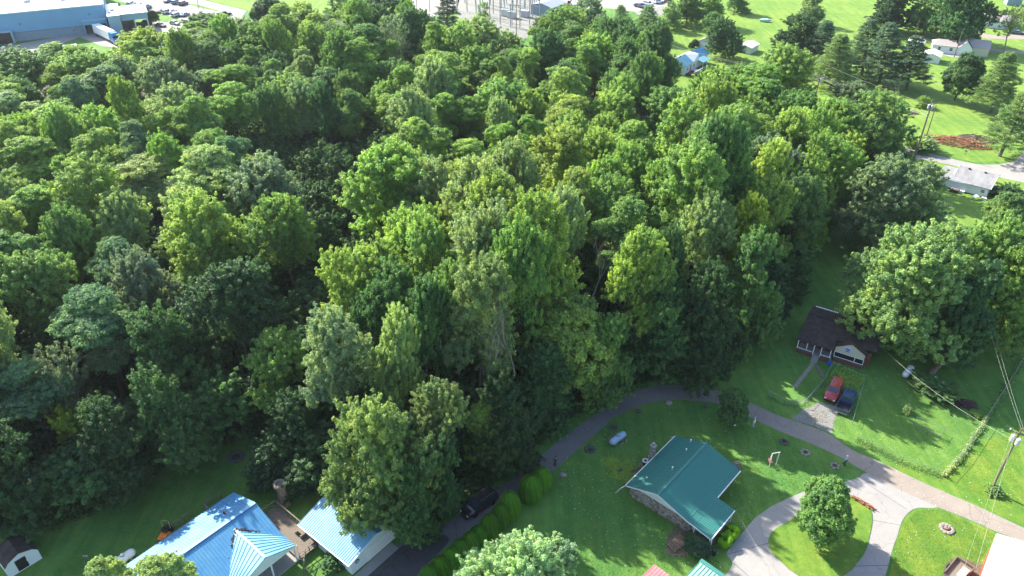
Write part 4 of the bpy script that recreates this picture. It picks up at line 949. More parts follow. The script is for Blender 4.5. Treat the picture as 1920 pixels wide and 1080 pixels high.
# bay gable
bx0, bx1, by = 5.5, 9.9, 1.0
bm_ = 7.7
roof_plane(C_, [(bx0-.15, by-.1, 2.75), (bx0-.15, 4.6, 2.75), (bm_, 4.6, 4.1), (bm_, by-.1, 4.1)], 'brown_shingle', .1, name='bay_roof')
roof_plane(C_, [(bx1+.15, by-.1, 2.75), (bx1+.15, 4.6, 2.75), (bm_, 4.6, 4.1), (bm_, by-.1, 4.1)], 'brown_shingle', .1, name='bay_roof')
V = [(bx0, 1.85), (bx1, 1.85), (bx1, 2.75), (bm_, 4.0), (bx0, 2.75)]
V3 = [(a, by, z) for a, z in V]+[(a, by+.12, z) for a, z in V]
MB().add(V3, [tuple(range(5)), tuple(range(9, 4, -1))]+[(i, i+5, (i+1) % 5+5, (i+1) % 5) for i in range(5)]).build('bay_gable', 'cream_siding', C_)
wv = MB().box(6.9, by-.05, 2.35, 7.7, by-.005, 3.2).build('gable_window', 'white_paint', C_)
for k in range(3): MB().box(6.95, by-.08, 2.42+k*.26, 7.65, by-.055, 2.6+k*.26).build('pane', 'tarp_blue' if k < 3 else 'dark_glass', wv)
MB().box(bx0, by, 0, bx1, by+.15, .85).build('bay_brick_base', 'brick_wall', C_)
MB().box(bx0+.1, by+.05, .9, bx1-.1, by+.1, 1.8).build('porch_screen', 'dark_glass', C_)
f = MB()
for (a, b, c, d) in ((bx0, .85, bx1, .93), (bx0, 1.78, bx1, 1.85)): f.box(a, by-.03, b, c, by+.04, d)
for a in (bx0, 8.55, bx1-.09): f.box(a, by-.03, .93, a+.09, by+.04, 1.78)
f.build('porch_frame', 'white_paint', C_)
MB().box(.1, .12, .0, 5.3, 2.2, .55).build('porch_floor', 'concrete', C_)
MB().box(.05, 0, 0, 2.55, .14, .95).box(3.75, 0, 0, 5.2, .14, .95).box(.05, .14, 0, .19, 2.2, .95).build('porch_wall', 'brick_wall', C_)
MB().box(0, -.04, .95, 2.6, .18, 1.0).box(3.7, -.04, .95, 5.25, .18, 1.0).build('porch_coping', 'white_paint', C_)
for a in (.1, 1.5, 2.6, 3.7, 5.1): MB().box(a-.06, .02, .95 if a not in (2.6, 3.7) else .55, a+.06, .14, 2.6).build('porch_post', 'white_paint', C_)
MB().box(2.9, 2.1, .55, 3.6, 2.19, 2.3).build('door', 'dark_glass', C_); window(C_, (1.2, 2.2, 1.55), .9, .9, 'y', -1); window(C_, (4.5, 2.2, 1.55), .8, .9, 'y', -1)
st = MB()
for k in range(4): MB().box(2.65, -.30-.32*k, 0, 3.65, -.01-.32*k, .52-.13*k).build('step', 'concrete', C_)
MB().box(4.9, -.9, 0, 5.6, -.3, .35).build('tarp', 'tarp_blue', C_) if False else None
tp = MB().rock((0, 0, .22), .42, .34, .3, 5).build('tarp', 'tarp_blue'); CM = Matrix.Translation((45.67, 96.16, 0)) @ Matrix.Rotation(-.56, 4, 'Z'); tp.location = CM @ Vector((5.35, -.35, 0)); tag(tp, 'crumpled bright blue tarp by the cottage porch', 'tarp')
wk = thing('garden_walk', 'narrow walkway of concrete slabs leading from the cottage steps', 'walkway', CM @ Vector((0, 0, 0)), -.56)
for k in range(8):
    y = -2.3-k*.92; x = 3.1-k*.115; MB().box(x-.3, y, .005, x+.3, y+.86, .05+random.uniform(0, .015), rot=random.uniform(-.03, .03)).build('slab', 'stone_pale', wk)
rp = thing('plank_path', 'weathered boards laid from the cottage steps to the fence', 'walkway', CM @ Vector((0, 0, 0)), -.56)
for k in range(3): MB().bar((3.5+k*.22, -1.6, .06), (5.1+k*.22, -4.2, .06), .2, .05).build('board', 'weathered_wood', rp)

# --- grey roofed white house
Y = place('grey_roof_house', 'long white house with a weathered grey roof by the far road', 'house', 99.66, 156.27, -.70)
wall_box(Y, -3.1, -.9, 3.8, 5.2, 2.1, 'white_siding'); wall_box(Y, 3.81, -.85, 7.5, 7.0, 2.3, 'white_siding', label='taller white wall of the projecting room')
roof_plane(Y, [(-.1, .6, 2.45), (3.7, .6, 2.45), (3.7, 3.9, 4.1), (-.1, 3.9, 4.1)], 'grey_shingle', .1)
roof_plane(Y, [(3.7, -1.0, 2.3), (7.9, -1.0, 2.3), (7.9, 3.9, 4.1), (3.7, 3.9, 4.1)], 'grey_shingle', .1)
roof_plane(Y, [(-.1, 7.9, 2.4), (7.9, 7.9, 2.4), (7.9, 3.9, 4.1), (-.1, 3.9, 4.1)], 'grey_shingle', .1)
roof_plane(Y, [(-3.4, -1.1, 2.15), (-.12, -.7, 2.2), (-.12, 4.2, 3.2), (-3.1, 4.2, 3.2)], 'grey_shingle', .1, name='wing_roof')
roof_plane(Y, [(-.12, -.7, 2.2), (3.68, -.95, 2.2), (3.68, .6, 2.47), (-.12, .6, 2.47)], 'grey_shingle', .1, name='lean_to_roof')
gable(Y, 'x', -.1, .8, 7.4, 2.4, 4.0, 'white_siding', mid=3.9); gable(Y, 'x', 7.5, -.8, 7.6, 2.3, 4.0, 'white_siding', mid=3.9)
MB().bar((7.93, -1.0, 2.25), (7.93, 3.9, 4.05), .04, .16).bar((-.12, .6, 2.42), (-.12, 3.9, 4.07), .04, .14).build('fascia', 'white_paint', Y)
for x in (2.0, 5.3): MB().box(x-.2, 3.3, 3.9, x+.2, 3.7, 4.15).build('roof_vent', 'dark_metal', Y)
window(Y, (6.5, -.85, 1.4), .7, .6, 'y', -1)
sp = MB().box(.3, -2.3, 0, 2.1, -.95, .6).build('back_steps', 'weathered_wood', Y)
for k in range(7): MB().box(.35+k*.26, -2.42, .0, .42+k*.26, -2.32, 1.0).build('baluster', 'dark_metal', sp)
MB().bar((.3, -2.37, 1.05), (2.1, -2.37, 1.05), .1, .05).build('handrail', 'white_paint', sp)
MB().box(-3.0, -.95, 0, 7.4, -.9, .25).build('skirting', 'black_plastic', Y)

# --- blue and white house above the wood
W = place('blue_and_white_roof_house', 'white sided house with bright white and sky blue metal roofs', 'house', 48.76, 240.11, -.66)
wall_box(W, 0, 0, 6.72, 9.4, 2.9, 'white_siding'); gable(W, 'y', 0, 0, 6.72, 2.9, 4.91, 'white_siding')
roof_plane(W, [(7.0, -.25, 2.85), (7.0, 6.0, 2.85), (3.36, 6.0, 4.95), (3.36, -.25, 4.95)], M2, .1, rib=.4)
roof_plane(W, [(-.3, -.25, 2.85), (-.3, 9.6, 2.85), (3.36, 9.6, 4.95), (3.36, -.25, 4.95)], 'white_metal', .1, rib=.5)
roof_plane(W, [(3.37, 5.9, 4.93), (3.37, 9.5, 4.93), (6.6, 9.5, 4.7), (6.9, 5.9, 2.95)], 'white_metal', .1)
roof_plane(W, [(6.6, 9.5, 4.7), (6.9, 5.9, 2.95), (6.95, 9.4, 2.9), (6.9, 9.5, 2.9)], 'white_metal', .08)
wall_box(W, 1.5, 9.41, 6.2, 17.6, 2.8, 'white_siding')
roof_plane(W, [(5.6, 9.6, 3.0), (6.4, 17.9, 2.9), (3.6, 17.9, 4.4), (2.9, 9.6, 4.5)], M1, .1, rib=.45)
roof_plane(W, [(.6, 9.7, 2.9), (.6, 17.9, 2.9), (3.6, 17.9, 4.4), (2.9, 9.7, 4.5)], M1, .1, rib=.45)
roof_plane(W, [(8.6, 9.4, 2.35), (8.9, 14.3, 2.35), (6.1, 14.3, 2.9), (5.7, 9.4, 2.9)], M2, .08, rib=.4, name='porch_roof')
for p in ((8.5, 9.6), (8.6, 12), (8.7, 14)): MB().box(p[0]-.06, p[1]-.06, 0, p[0]+.06, p[1]+.06, 2.3).build('porch_post', 'white_paint', W)
window(W, (2.3, 0, 1.75), 1.1, 1.0, 'y', -1); window(W, (5.3, 0, 1.75), .7, .9, 'y', -1); window(W, (6.72, 2.2, 1.7), .7, .9, 'x', 1); window(W, (6.72, 6.6, 1.7), .7, .9, 'x', 1)
MB().box(6.72, 3.9, .3, 6.78, 4.8, 2.3).build('door', 'pink_metal', W)
dk = MB().box(6.9, 1.0, .3, 9.8, 8.5, .42).build('deck', 'maroon_deck' if 'maroon_deck' in MATS else 'brick_wall', W)
rail(W, [(9.7, 1.0, .42), (9.7, 8.6, .42)], m='white_paint'); MB().box(7.2, 5.2, .43, 9.0, 7.0, .6).build('white_cover', 'white_metal', W)
WM = Matrix.Translation((48.76, 240.11, 0)) @ Matrix.Rotation(-.66, 4, 'Z')
def small_house(name, label, cat, loc, rz, Lx, Ly, h, zr_, wm, rm, axis='y', ov=.25, rib=None, open_end=False, win=()):
    o = thing(name, label, cat, loc, rz); wall_box(o, 0, 0, Lx, Ly, h, wm)
    if axis == 'y':
        gable(o, 'y', 0, 0, Lx, h, zr_-.05, wm); gable(o, 'y', Ly-.12, 0, Lx, h, zr_-.05, wm)
        for s in (0, 1):
            e = -ov if s == 0 else Lx+ov; ez = h-ov*(zr_-h)/(Lx/2)
            roof_plane(o, [(e, -ov, ez+.06), (e, Ly+ov, ez+.06), (Lx/2, Ly+ov, zr_+.06), (Lx/2, -ov, zr_+.06)], rm, .08, rib)
    else:
        gable(o, 'x', 0, 0, Ly, h, zr_-.05, wm); gable(o, 'x', Lx-.12, 0, Ly, h, zr_-.05, wm)
        for s in (0, 1):
            e = -ov if s == 0 else Ly+ov; ez = h-ov*(zr_-h)/(Ly/2)
            roof_plane(o, [(-ov, e, ez+.06), (Lx+ov, e, ez+.06), (Lx+ov, Ly/2, zr_+.06), (-ov, Ly/2, zr_+.06)], rm, .08, rib)
    for w in win: window(o, *w)
    return o
g1 = small_house('white_garage', 'white gabled garage with a taupe roof behind the blue and white house', 'garage', WM @ Vector((-3.6, 30.4, 0)), -.66, 5.2, 6.5, 2.5, 3.9, 'white_siding', 'taupe_shingle')
MB().box(1, -.06, 0, 4.2, -.004, 2.1).build('garage_door', 'white_paint', g1)
small_house('white_carport', 'white low shed half hidden right of the dark garden tree', 'shed', WM @ Vector((9.5, 34.5, 0)), -.66, 4.6, 6.5, 2.2, 2.8, 'white_siding', 'white_metal', rib=.5)
# --- top right house
p = at(1755, 95); T = small_house('taupe_roof_house', 'white house with taupe hipped roofs at the top right', 'house', at(1795, 101), -.42, 9.0, 6.5, 2.8, 4.6, 'cream_siding', 'taupe_shingle', 'x', win=(((2, 0, 1.6), .8, .9, 'y', -1),))
TM = Matrix.Translation(at(1795, 101)) @ Matrix.Rotation(-.42, 4, 'Z')
wall_box(T, -8.2, -1.2, -.02, 5.0, 2.5, 'white_siding', label='low white wing wall')
roof_plane(T, [(-8.5, -1.5, 2.5), (-.05, -1.5, 2.5), (-1.5, 1.9, 3.9), (-6.5, 1.9, 3.9)], 'taupe_shingle', .1, name='wing_roof'); roof_plane(T, [(-8.5, 5.3, 2.5), (-.05, 5.3, 2.5), (-1.5, 1.9, 3.9), (-6.5, 1.9, 3.9)], 'taupe_shingle', .1, name='wing_roof')
MB().slab([(-8.5, -1.5, 2.5), (-8.5, 5.3, 2.5), (-6.5, 1.9, 3.9)], .1).build('wing_roof', 'taupe_shingle', T)
MB().box(-3.6, 1.6, 3.4, -3.1, 2.2, 5.0).build('chimney', 'brick_wall', T); window(T, (-6, -1.2, 1.5), .8, 1.0, 'y', -1); window(T, (-2.4, -1.2, 1.5), .9, .9, 'y', -1)
gable(T, 'y', -1.6, -.2, 3.8, 2.5, 4.7, 'white_siding'); MB().box(-.2, -1.6, 0, 3.8, -.02, 2.5).build('front_gable_room', 'white_siding', T)
roof_plane(T, [(4.0, -1.7, 2.45), (4.0, 3, 2.45), (1.8, 3, 4.8), (1.8, -1.7, 4.8)], 'brown_shingle', .1, name='gable_roof'); roof_plane(T, [(-.4, -1.7, 2.45), (-.4, 3, 2.45), (1.8, 3, 4.8), (1.8, -1.7, 4.8)], 'taupe_shingle', .1, name='gable_roof')
small_house('white_roof_shed', 'white roofed shed behind the rightmost pine of the row', 'shed', at(1728, 116), -.55, 5, 6, 2.3, 3.1, 'white_siding', 'white_metal')
small_house('white_roof_outbuilding', 'white roofed outbuilding behind the pines, near the top road', 'shed', at(1698, 92), -.55, 5, 6, 2.3, 3.1, 'white_siding', 'white_metal')
small_house('distant_white_house', 'distant white house partly behind the giant dark tree', 'house', at(1845, 52), -.3, 11, 8, 2.7, 4.4, 'white_siding', 'taupe_shingle', 'x')
small_house('distant_grey_shed', 'grey shed at the top right picture edge', 'shed', at(1887, 10), -.2, 5.5, 4, 2.7, 3.2, 'block_wall', 'block_wall')
# brown board fence at the top
pa, pb = at(1697, 38), at(1772, 58)
F_ = thing('board_fence', 'brown board fence running along the top road', 'fence', pa, math.atan2(pb.y-pa.y, pb.x-pa.x)); FL = (pb-pa).length
x = 0; kk = 0
while x < FL: MB().box(x, 0, 0, x+1.15, .05, 1.7+random.uniform(-.05, .05)).build('fence_panel', 'weathered_wood' if kk % 3 else 'pole_wood', F_); x += 1.2; kk += 1
MB().box(0, .051, .4, FL, .1, .5).box(0, .051, 1.3, FL, .1, 1.4).build('fence_rail', 'pole_wood', F_)

# --- factory
A = place('factory', 'large blue walled factory with a white flat roof', 'factory', -149.48, 287.9, .45)
HF = 9.58
MB().box(-60, 0, 3.0, 0, .4, HF).build('wall', 'factory_wall', A); MB().box(-60, -.05, 0, 0, .4, 2.995).build('base_wall', 'block_wall', A)
MB().box(-60, .41, 0, 0, 60, HF-.3).build('hall', 'factory_wall', A); MB().box(-60.2, -.1, HF, .2, 60.2, HF+.35).build('roof', 'factory_roof', A)
for (x, y) in ((-26, 14), (-24, 18), (-9, 30), (-40, 24), (-14, 12)): MB().box(x, y, HF+.35, x+2.2, y+1.8, HF+1.3).build('roof_unit', 'galvanised', A)
sm_ = MB()
for x in np.arange(-59, -.5, 1.0): sm_.box(x, -.05, 3.02, x+.06, 0, HF-.02)
sm_.build('wall_seam', 'factory_wall', A, kind='stuff')
MB().box(-60, -.09, 2.96, 0, -.051, 3.06).build('drip_edge', 'dark_metal', A)
for (x, z) in ((-5.5, 6.6), (-28, 5.6), (-12, 1.7)): MB().box(x, -.2, z, x+.4, -.051, z+.4).build('wall_lamp', 'dark_metal', A)
dk_ = MB().box(-8.3, -2.2, 3.6, -.3, -.06, 4.9).build('dock_canopy', 'factory_wall', A); MB().slab([(-8.5, -2.4, 4.95), (-.1, -2.4, 4.95), (-.1, 0, 5.3), (-8.5, 0, 5.3)], .08).build('canopy_roof', 'factory_office', dk_)
MB().box(-8.2, -2.1, 0, -7.9, -.1, 3.6).box(-.7, -2.1, 0, -.4, -.1, 3.6).build('dock_side', 'factory_wall', A)
MB().box(-7.8, -.12, .2, -.8, -.06, 3.4).build('dock_opening', 'black_plastic', A)
for x in (-6.2, -2.6): MB().box(x, -2.32, 3.85, x+1.6, -2.21, 4.6).build('sign_panel', 'cyan_paint', A)
MB().box(-36.5, -2.1, 0, -31, -.1, 4.2).build('dock_shelter', 'factory_office', A); MB().box(-36, -2.2, .1, -31.5, -2.11, 3.8).build('dock_opening', 'black_plastic', A)
# office wing
MB().box(.42, -6.5, 0, 4.5, 13, 6.7).build('office_wall', 'factory_office', A); MB().box(.3, -6.7, 6.705, 4.7, 13.2, 6.95).build('office_roof', 'factory_roof', A)
MB().box(4.72, -4.2, 4.2, 13.8, 9, 6.4).build('canopy_band', 'factory_office', A); MB().box(4.7, -4.4, 6.405, 14.0, 9.2, 6.6).build('canopy_top', 'factory_roof', A)
for p in ((13.4, -3.9), (13.4, 8.5), (9, -3.9)): MB().box(p[0]-.2, p[1]-.2, 0, p[0]+.2, p[1]+.2, 4.19).build('canopy_post', 'white_paint', A)
MB().box(4.52, -2, 0, 9.0, 6, 4.15).build('entrance', 'dark_glass', A); MB().box(1.5, 1, 6.96, 3, 3, 7.6).build('roof_unit', 'galvanised', A); MB().box(1.0, -2, 6.96, 1.8, -.8, 7.5).build('roof_unit', 'galvanised', A)
AM = Matrix.Translation((-149.48, 287.9, 0)) @ Matrix.Rotation(.45, 4, 'Z')

# --- bottom right barn, bottom centre roofs, far grey building
a_, b_ = at(1870, 1001.5, 3.6), at(1842, 1080, 3.6)
ang = math.atan2(b_.y-a_.y, b_.x-a_.x)
Bn = thing('red_barn', 'red walled barn with a bright white roof in the bottom right corner', 'barn', (a_.x, a_.y, 0), ang)
MB().box(.03, .03, 0, 14, 10.6, 3.45).build('wall', 'red_siding', Bn)
roof_plane(Bn, [(0, 0, 3.6), (14.2, 0, 3.6), (14.2, 5.4, 5.0), (0, 5.4, 5.0)], 'white_metal', .1, rib=.9); roof_plane(Bn, [(0, 10.8, 3.6), (14.2, 10.8, 3.6), (14.2, 5.4, 5.0), (0, 5.4, 5.0)], 'white_metal', .1, rib=.9)
MB().bar((0, -.07, 3.52), (14.2, -.07, 3.52), .1, .12).build('gutter', 'cream_siding', Bn)
gable(Bn, 'x', .3, .4, 10.4, 3.5, 4.8, 'red_siding')
p, q_ = at(1344-27.5, 1048, 2.7), at(1353, 1088, 2.7)
ang2 = math.atan2(q_.y-p.y, q_.x-p.x)
Pg = thing('pale_green_roof_shed', 'building with a pale mint green ribbed roof at the bottom edge', 'shed', (p.x, p.y, 0), -.80)
MB().box(.3, -6.2, 0, 5, -.3, 2.5).build('wall', 'white_siding', Pg)
roof_plane(Pg, [(0, 0, 2.72), (0, -6.5, 2.52), (5.2, -6.5, 2.62), (5.2, 0, 2.82)], 'pale_green_metal', .08)
rb = MB()
for k in range(13): rb.box(.03+k*.42, -6.5, 2.62, .07+k*.42, -.55, 2.80)
rb2 = MB()
for k in range(13): rb2.bar((.05+k*.42, -.6, 2.74+k*.008), (.05+k*.42, -6.5, 2.54+k*.008), .045, .05)
rb2.build('roof_rib', 'green_metal', Pg, kind='stuff'); MB().bar((-.03, -.3, 2.8), (5.2, -.3, 2.9), .5, .03).build('edge_flashing', 'green_metal', Pg)
p = at(1227, 1058, 2.5)
Pk = thing('pink_roof_shed', 'small building with a faded pink red ribbed roof at the bottom edge', 'shed', (p.x, p.y, 0), -.80)
MB().box(.2, -5.8, 0, 1.9, -.2, 2.3).build('wall', 'red_siding', Pk); roof_plane(Pk, [(0, 0, 2.5), (0, -6, 2.5), (2.1, -6, 2.6), (2.1, 0, 2.6)], 'pink_metal', .06, rib=None)
rb3 = MB()
for k in range(6): rb3.bar((.1+k*.38, 0, 2.52+k*.018), (.1+k*.38, -6, 2.52+k*.018), .05, .04)
rb3.build('roof_rib', 'pink_metal', Pk, kind='stuff')
Lk = MB().box(2.12, -5.8, 0, 3.9, -.55, 2.2).box(2.1, -6, 2.21, 4.0, -.5, 2.3).build('white_lean_to', 'white_metal', Pk)
c0_ = at(985, 22)
Sb = small_house('substation_building', 'pale grey building with a low roof behind the substation', 'building', at(995, 26), -.62, 10, 11, 3.6, 4.8, 'block_wall', 'galvanised')
for (u, v, l) in ((1022, 18, 'tank like'), (1034, 17, 'boxy')): small_house('utility_hut', f'small pale {l} utility hut beside the substation building', 'hut', at(u, v), -.6, 3.2, 3.2, 2.5, 3.1, 'white_siding', 'block_wall')
# ---------------------------------------------------------------- vehicles
def wheel_mb(r=.34, w=.24): return MB().lathe([(r*.72, -w/2), (r*.97, -w/2), (r, -w*.3), (r, w*.3), (r*.97, w/2), (r*.72, w/2)], 16, (0, 0, 0), 'Y')
WHEEL = {}
def add_wheels(root, xs, hw, r=.34, w=.24):
    key = (r, w)
    if key not in WHEEL:
        WHEEL[key] = (mesh_of(wheel_mb(r, w), 'wheel', 'tyre_rubber'), mesh_of(MB().lathe([(r*.7, -w*.46), (r*.7, w*.46)], 10, (0, 0, 0), 'Y'), 'rim', 'steel'))
    for x in xs:
        for s in (-1, 1):
            o = bpy.data.objects.new('wheel', WHEEL[key][0]); col.objects.link(o); o.parent = root; o.location = (x, s*hw, r)
            q = bpy.data.objects.new('rim', WHEEL[key][1]); col.objects.link(q); q.parent = o
def loft(stations):
    """stations: (x, half width, z bottom, z top, crown) lofted into one closed skin"""
    V = []; F = []; n = 10
    for (x, w, zb, zt, cr) in stations:
        V += [(x, -w*.86, zb), (x, -w, zb+.14), (x, -w, zb+(zt-zb)*.62), (x, -w*.94, zt-.02), (x, -w*.55, zt+cr), (x, w*.55, zt+cr), (x, w*.94, zt-.02), (x, w, zb+(zt-zb)*.62), (x, w, zb+.14), (x, w*.86, zb)]
    for i in range(len(stations)-1):
        F += [(i*n+k, i*n+(k+1) % n, (i+1)*n+(k+1) % n, (i+1)*n+k) for k in range(n)]
    F += [tuple(range(n-1, -1, -1)), tuple((len(stations)-1)*n+k for k in range(n))]
    return MB().add(V, F)
def frustum(x0, x1, w0, z0, a0, a1, w1, z1):
    return [Vector(p) for p in ((x0, -w0, z0), (x1, -w0, z0), (x1, w0, z0), (x0, w0, z0), (a0, -w1, z1), (a1, -w1, z1), (a1, w1, z1), (a0, w1, z1))]
def pane(parent, q, name, i0=.1, i1=.9, j0=.14, j1=.88, m='car_glass'):
    """glass set slightly proud of the quad q (bottom a, bottom b, top b, top a)"""
    a, b, c, d = q; nr = (b-a).cross(d-a).normalized()*.012
    def P(u, v): return a.lerp(b, u).lerp(d.lerp(c, u), v)
    pts = [P(i0, j0), P(i1, j0), P(i1, j1), P(i0, j1)]
    V = [p+nr for p in pts]+[p-nr for p in pts]
    MB().add(V, [(0, 1, 2, 3), (7, 6, 5, 4), (0, 4, 5, 1), (1, 5, 6, 2), (2, 6, 7, 3), (3, 7, 4, 0)]).build(name, m, parent)
def car(kind, colr, label, loc, rz, cat='car', name='parked_car', group=None, detail=True):
    r = thing(name, label, cat, loc, rz, group); pm = 'paint_'+colr
    if kind == 'sedan':
        L, w = 4.7, .9; st = [(-2.35, .72, .35, .72, .02), (-2.2, .84, .25, .9, .03), (-1.5, w, .22, .96, .04), (0, w, .22, .95, .03), (1.2, w, .22, .93, .04), (2.1, .84, .24, .78, .03), (2.35, .7, .33, .6, .02)]
        fr = frustum(-1.75, 1.15, .84, .93, -1.0, .35, .64, 1.42); wx = (-1.4, 1.4)
    elif kind in ('suv', 'van'):
        L, w = (4.9, .97) if kind == 'suv' else (5.1, 1.0)
        st = [(-L/2, .84, .4, .95, .02), (-L/2+.12, .93, .3, 1.02, .03), (-1.2, w, .28, 1.05, .04), (1.0, w, .28, 1.04, .04), (1.7, w*.98, .28, 1.0, .06), (L/2-.25, .88, .3, .88, .04), (L/2, .76, .36, .68, .02)]
        fr = frustum(-L/2+.08, 1.15 if kind == 'suv' else 1.5, .9, 1.0, -L/2+.32, .45 if kind == 'suv' else .55, .72, 1.72); wx = (-1.5, 1.5)
    else:
        L, w = 5.7, .98
        st = [(-.72, .95, .42, 1.08, .0), (-.6, w, .36, 1.1, .02), (1.0, w, .36, 1.1, .03), (1.2, w, .36, 1.1, .05), (2.3, .95, .38, 1.02, .05), (2.85, .84, .42, .8, .02)]
        fr = frustum(-.7, 1.2, .9, 1.08, -.5, .55, .74, 1.78); wx = (-1.75, 1.85)
    loft(st).build('body', pm, r, smooth=False)
    cab = MB().add(fr, [(0, 3, 2, 1), (4, 5, 6, 7), (0, 1, 5, 4), (1, 2, 6, 5), (2, 3, 7, 6), (3, 0, 4, 7)]).build('cabin', pm, r)
    pane(cab, (fr[1], fr[2], fr[6], fr[5]), 'windshield', .06, .94, .1, .92); pane(cab, (fr[3], fr[0], fr[4], fr[7]), 'rear_window', .12, .88, .2, .88)
    pane(cab, (fr[0], fr[1], fr[5], fr[4]), 'side_window', .06, .92, .14, .86); pane(cab, (fr[2], fr[3], fr[7], fr[6]), 'side_window', .08, .94, .14, .86)
    if kind == 'pickup':
        b = MB().box(-2.85, -.98, .4, -.73, .98, .62); b.box(-2.85, -.98, .62, -.73, -.88, 1.1); b.box(-2.85, .88, .62, -.73, .98, 1.1); b.box(-2.85, -.879, .62, -2.77, .879, 1.08)
        bed = b.build('cargo_bed', pm, r); MB().box(-2.76, -.87, .625, -.76, .87, .66).build('bed_liner', 'black_plastic', bed)
        MB().box(-2.6, -.72, .66, -1.7, -.1, .78, rot=.3).build('load', 'dark_metal', bed)
    MB().box(-L/2-.07, -.8, .36, -L/2+.02, .8, .56).build('rear_bumper', 'steel' if kind == 'pickup' else 'black_plastic', r)
    MB().box(L/2-.03, -.8, .32, L/2+.06, .8, .52).build('front_bumper', 'black_plastic', r)
    if detail:
        for s in (-1, 1):
            zf = .62; MB().box(L/2-.12, s*.62-.16, zf, L/2+.012, s*.62+.16, zf+.14).build('headlight', 'lamp_glass', r)
            MB().box(-L/2-.02, s*.78-.08, .68, -L/2+.06, s*.78+.08, .92).build('tail_light', 'tail_red', r)
            MB().box(fr[1].x-.35, s*1.0-.09, 1.05, fr[1].x-.2, s*1.0+.09, 1.2).build('mirror', pm, r)
    if kind in ('suv', 'van'):
        for s in (-1, 1): MB().bar((-L/2+.5, s*.6, 1.77), (.3, s*.6, 1.77), .04, .04).build('roof_rail', 'steel', r)
    add_wheels(r, wx, w-.1, .34 if kind != 'pickup' else .38)
    return r
def head(a, b):       # heading from pixel a (rear) to pixel b (front)
    p, q = at(*a), at(*b); return math.atan2(q.y-p.y, q.x-p.x)
def mid(a, b): p, q = at(*a), at(*b); return (p+q)/2
car('suv', 'red', 'bright red estate car parked on the gravel below the cottage', mid((1571, 722), (1552, 755)), head((1568, 722), (1553, 753)))
car('pickup', 'navy', 'dark pickup truck with an open bed beside the red car', mid((1594, 740), (1577, 776)), head((1577, 776), (1594, 740)), 'pickup truck')
car('van', 'black', 'black minivan parked on the shaded road beside the hedge', at(899, 950), head((917, 938), (878, 966)), 'minivan')
far = [('suv', 'white', (247, 8), 0, 'white car nearest the office roof in the factory car park'), ('sedan', 'silver', (262, 10), 0, 'silver car second from the office roof'), ('suv', 'blue', (276, 14), 0, 'blue grey car third from the office roof'),
 ('sedan', 'maroon', (303, 21), 1, 'dark maroon car at the left end of the middle parking row'), ('suv', 'silver', (314, 23), 1, 'silver pickup like car in the middle parking row'), ('sedan', 'white', (323, 22), 1, 'white saloon in the middle parking row'),
 ('suv', 'silver', (332, 29), 1, 'silver estate car near the trees in the middle row'), ('sedan', 'blue', (347, 28), 1, 'blue car at the right end of the middle row'),
 ('sedan', 'navy', (316, 2), 1, 'dark car cut by the top picture edge, left one'), ('suv', 'blue', (331, 5), 1, 'blue car in the top row'), ('suv', 'maroon', (344, 7), 1, 'brownish car at the right end of the top row'),
 ('sedan', 'grey', (302, 48), 2, 'dark grey car on the drive below the planted verge'), ('sedan', 'silver', (328, 44), 2, 'silver car on the drive beside the trees'),
 ('pickup', 'teal', (421, 27), 3, 'lone dark teal pickup near the car park exit'),
 ('pickup', 'navy', (1200, 12), 4, 'dark blue pickup in the far car park'), ('suv', 'silver', (1215, 8), 4, 'pale grey car beside the dark blue pickup'), ('suv', 'white', (1234, 4), 3, 'white car at the far right of the car park'),
 ('suv', 'blue', (1080, 14), 3, 'blue grey car beside the brown excavator'), ('sedan', 'white', (1099, 8), 3, 'small white car in the middle of the far car park'), ('sedan', 'maroon', (1250, 1), 3, 'dark car at the top edge above the white one'),
 ('sedan', 'black', (1662, 190), 5, 'black car parked in the shade under the pines'), ('sedan', 'navy', (1907, 62), 5, 'dark car beside the distant white house')]
HD = [head((240, 12), (258, 4)), head((300, 24), (318, 18)), head((298, 46), (330, 52)), head((405, 28), (434, 24)), head((1195, 14), (1212, 18)), head((1650, 189), (1676, 192))]
for kd, cl, (u, v), h, lb in far:
    car(kd, cl, lb, at(u, v+2), HD[h]+random.uniform(-.04, .04), 'pickup truck' if kd == 'pickup' else 'car', group='cars parked by the factory' if u < 450 else 'cars parked in the far lots', detail=False)
# lorry at the dock
q0 = AM @ Vector((-4.2, -3.2, 0)); q1 = AM @ Vector((2.3, -21.5, 0)); la = math.atan2(q1.y-q0.y, q1.x-q0.x)
Lr = thing('semi_truck', 'lorry with a white box trailer and bright blue cab at the factory dock', 'truck', q0, la)
tr = MB().box(0, -1.28, 1.15, 14.5, 1.28, 4.0).build('trailer', 'white_metal', Lr); MB().box(0.2, -.9, .85, 14.2, .9, 1.14).build('chassis', 'dark_metal', tr)
MB().box(9.0, -1.29, 4.002, 11.5, 1.29, 4.03).build('roof_patch', 'galvanised', tr)
cb = MB().add(frustum(15.0, 18.3, 1.2, .7, 15.0, 17.2, 1.1, 3.9), [(0, 3, 2, 1), (4, 5, 6, 7), (0, 1, 5, 4), (1, 2, 6, 5), (2, 3, 7, 6), (3, 0, 4, 7)]).build('cab', 'cab_blue', Lr)
MB().box(18.1, -1.05, .6, 19.7, 1.05, 1.9).build('bonnet', 'cab_blue', Lr); MB().box(17.55, -1.0, 2.2, 17.9, 1.0, 3.1, tilt=(.32, 'Y')).build('windshield', 'dark_glass', cb); MB().box(14.7, -.5, 1.0, 15.0, .5, 1.3).build('coupling', 'dark_metal', Lr)
add_wheels(Lr, (1.5, 2.7, 15.2, 16.4, 18.9), 1.1, .5, .3)
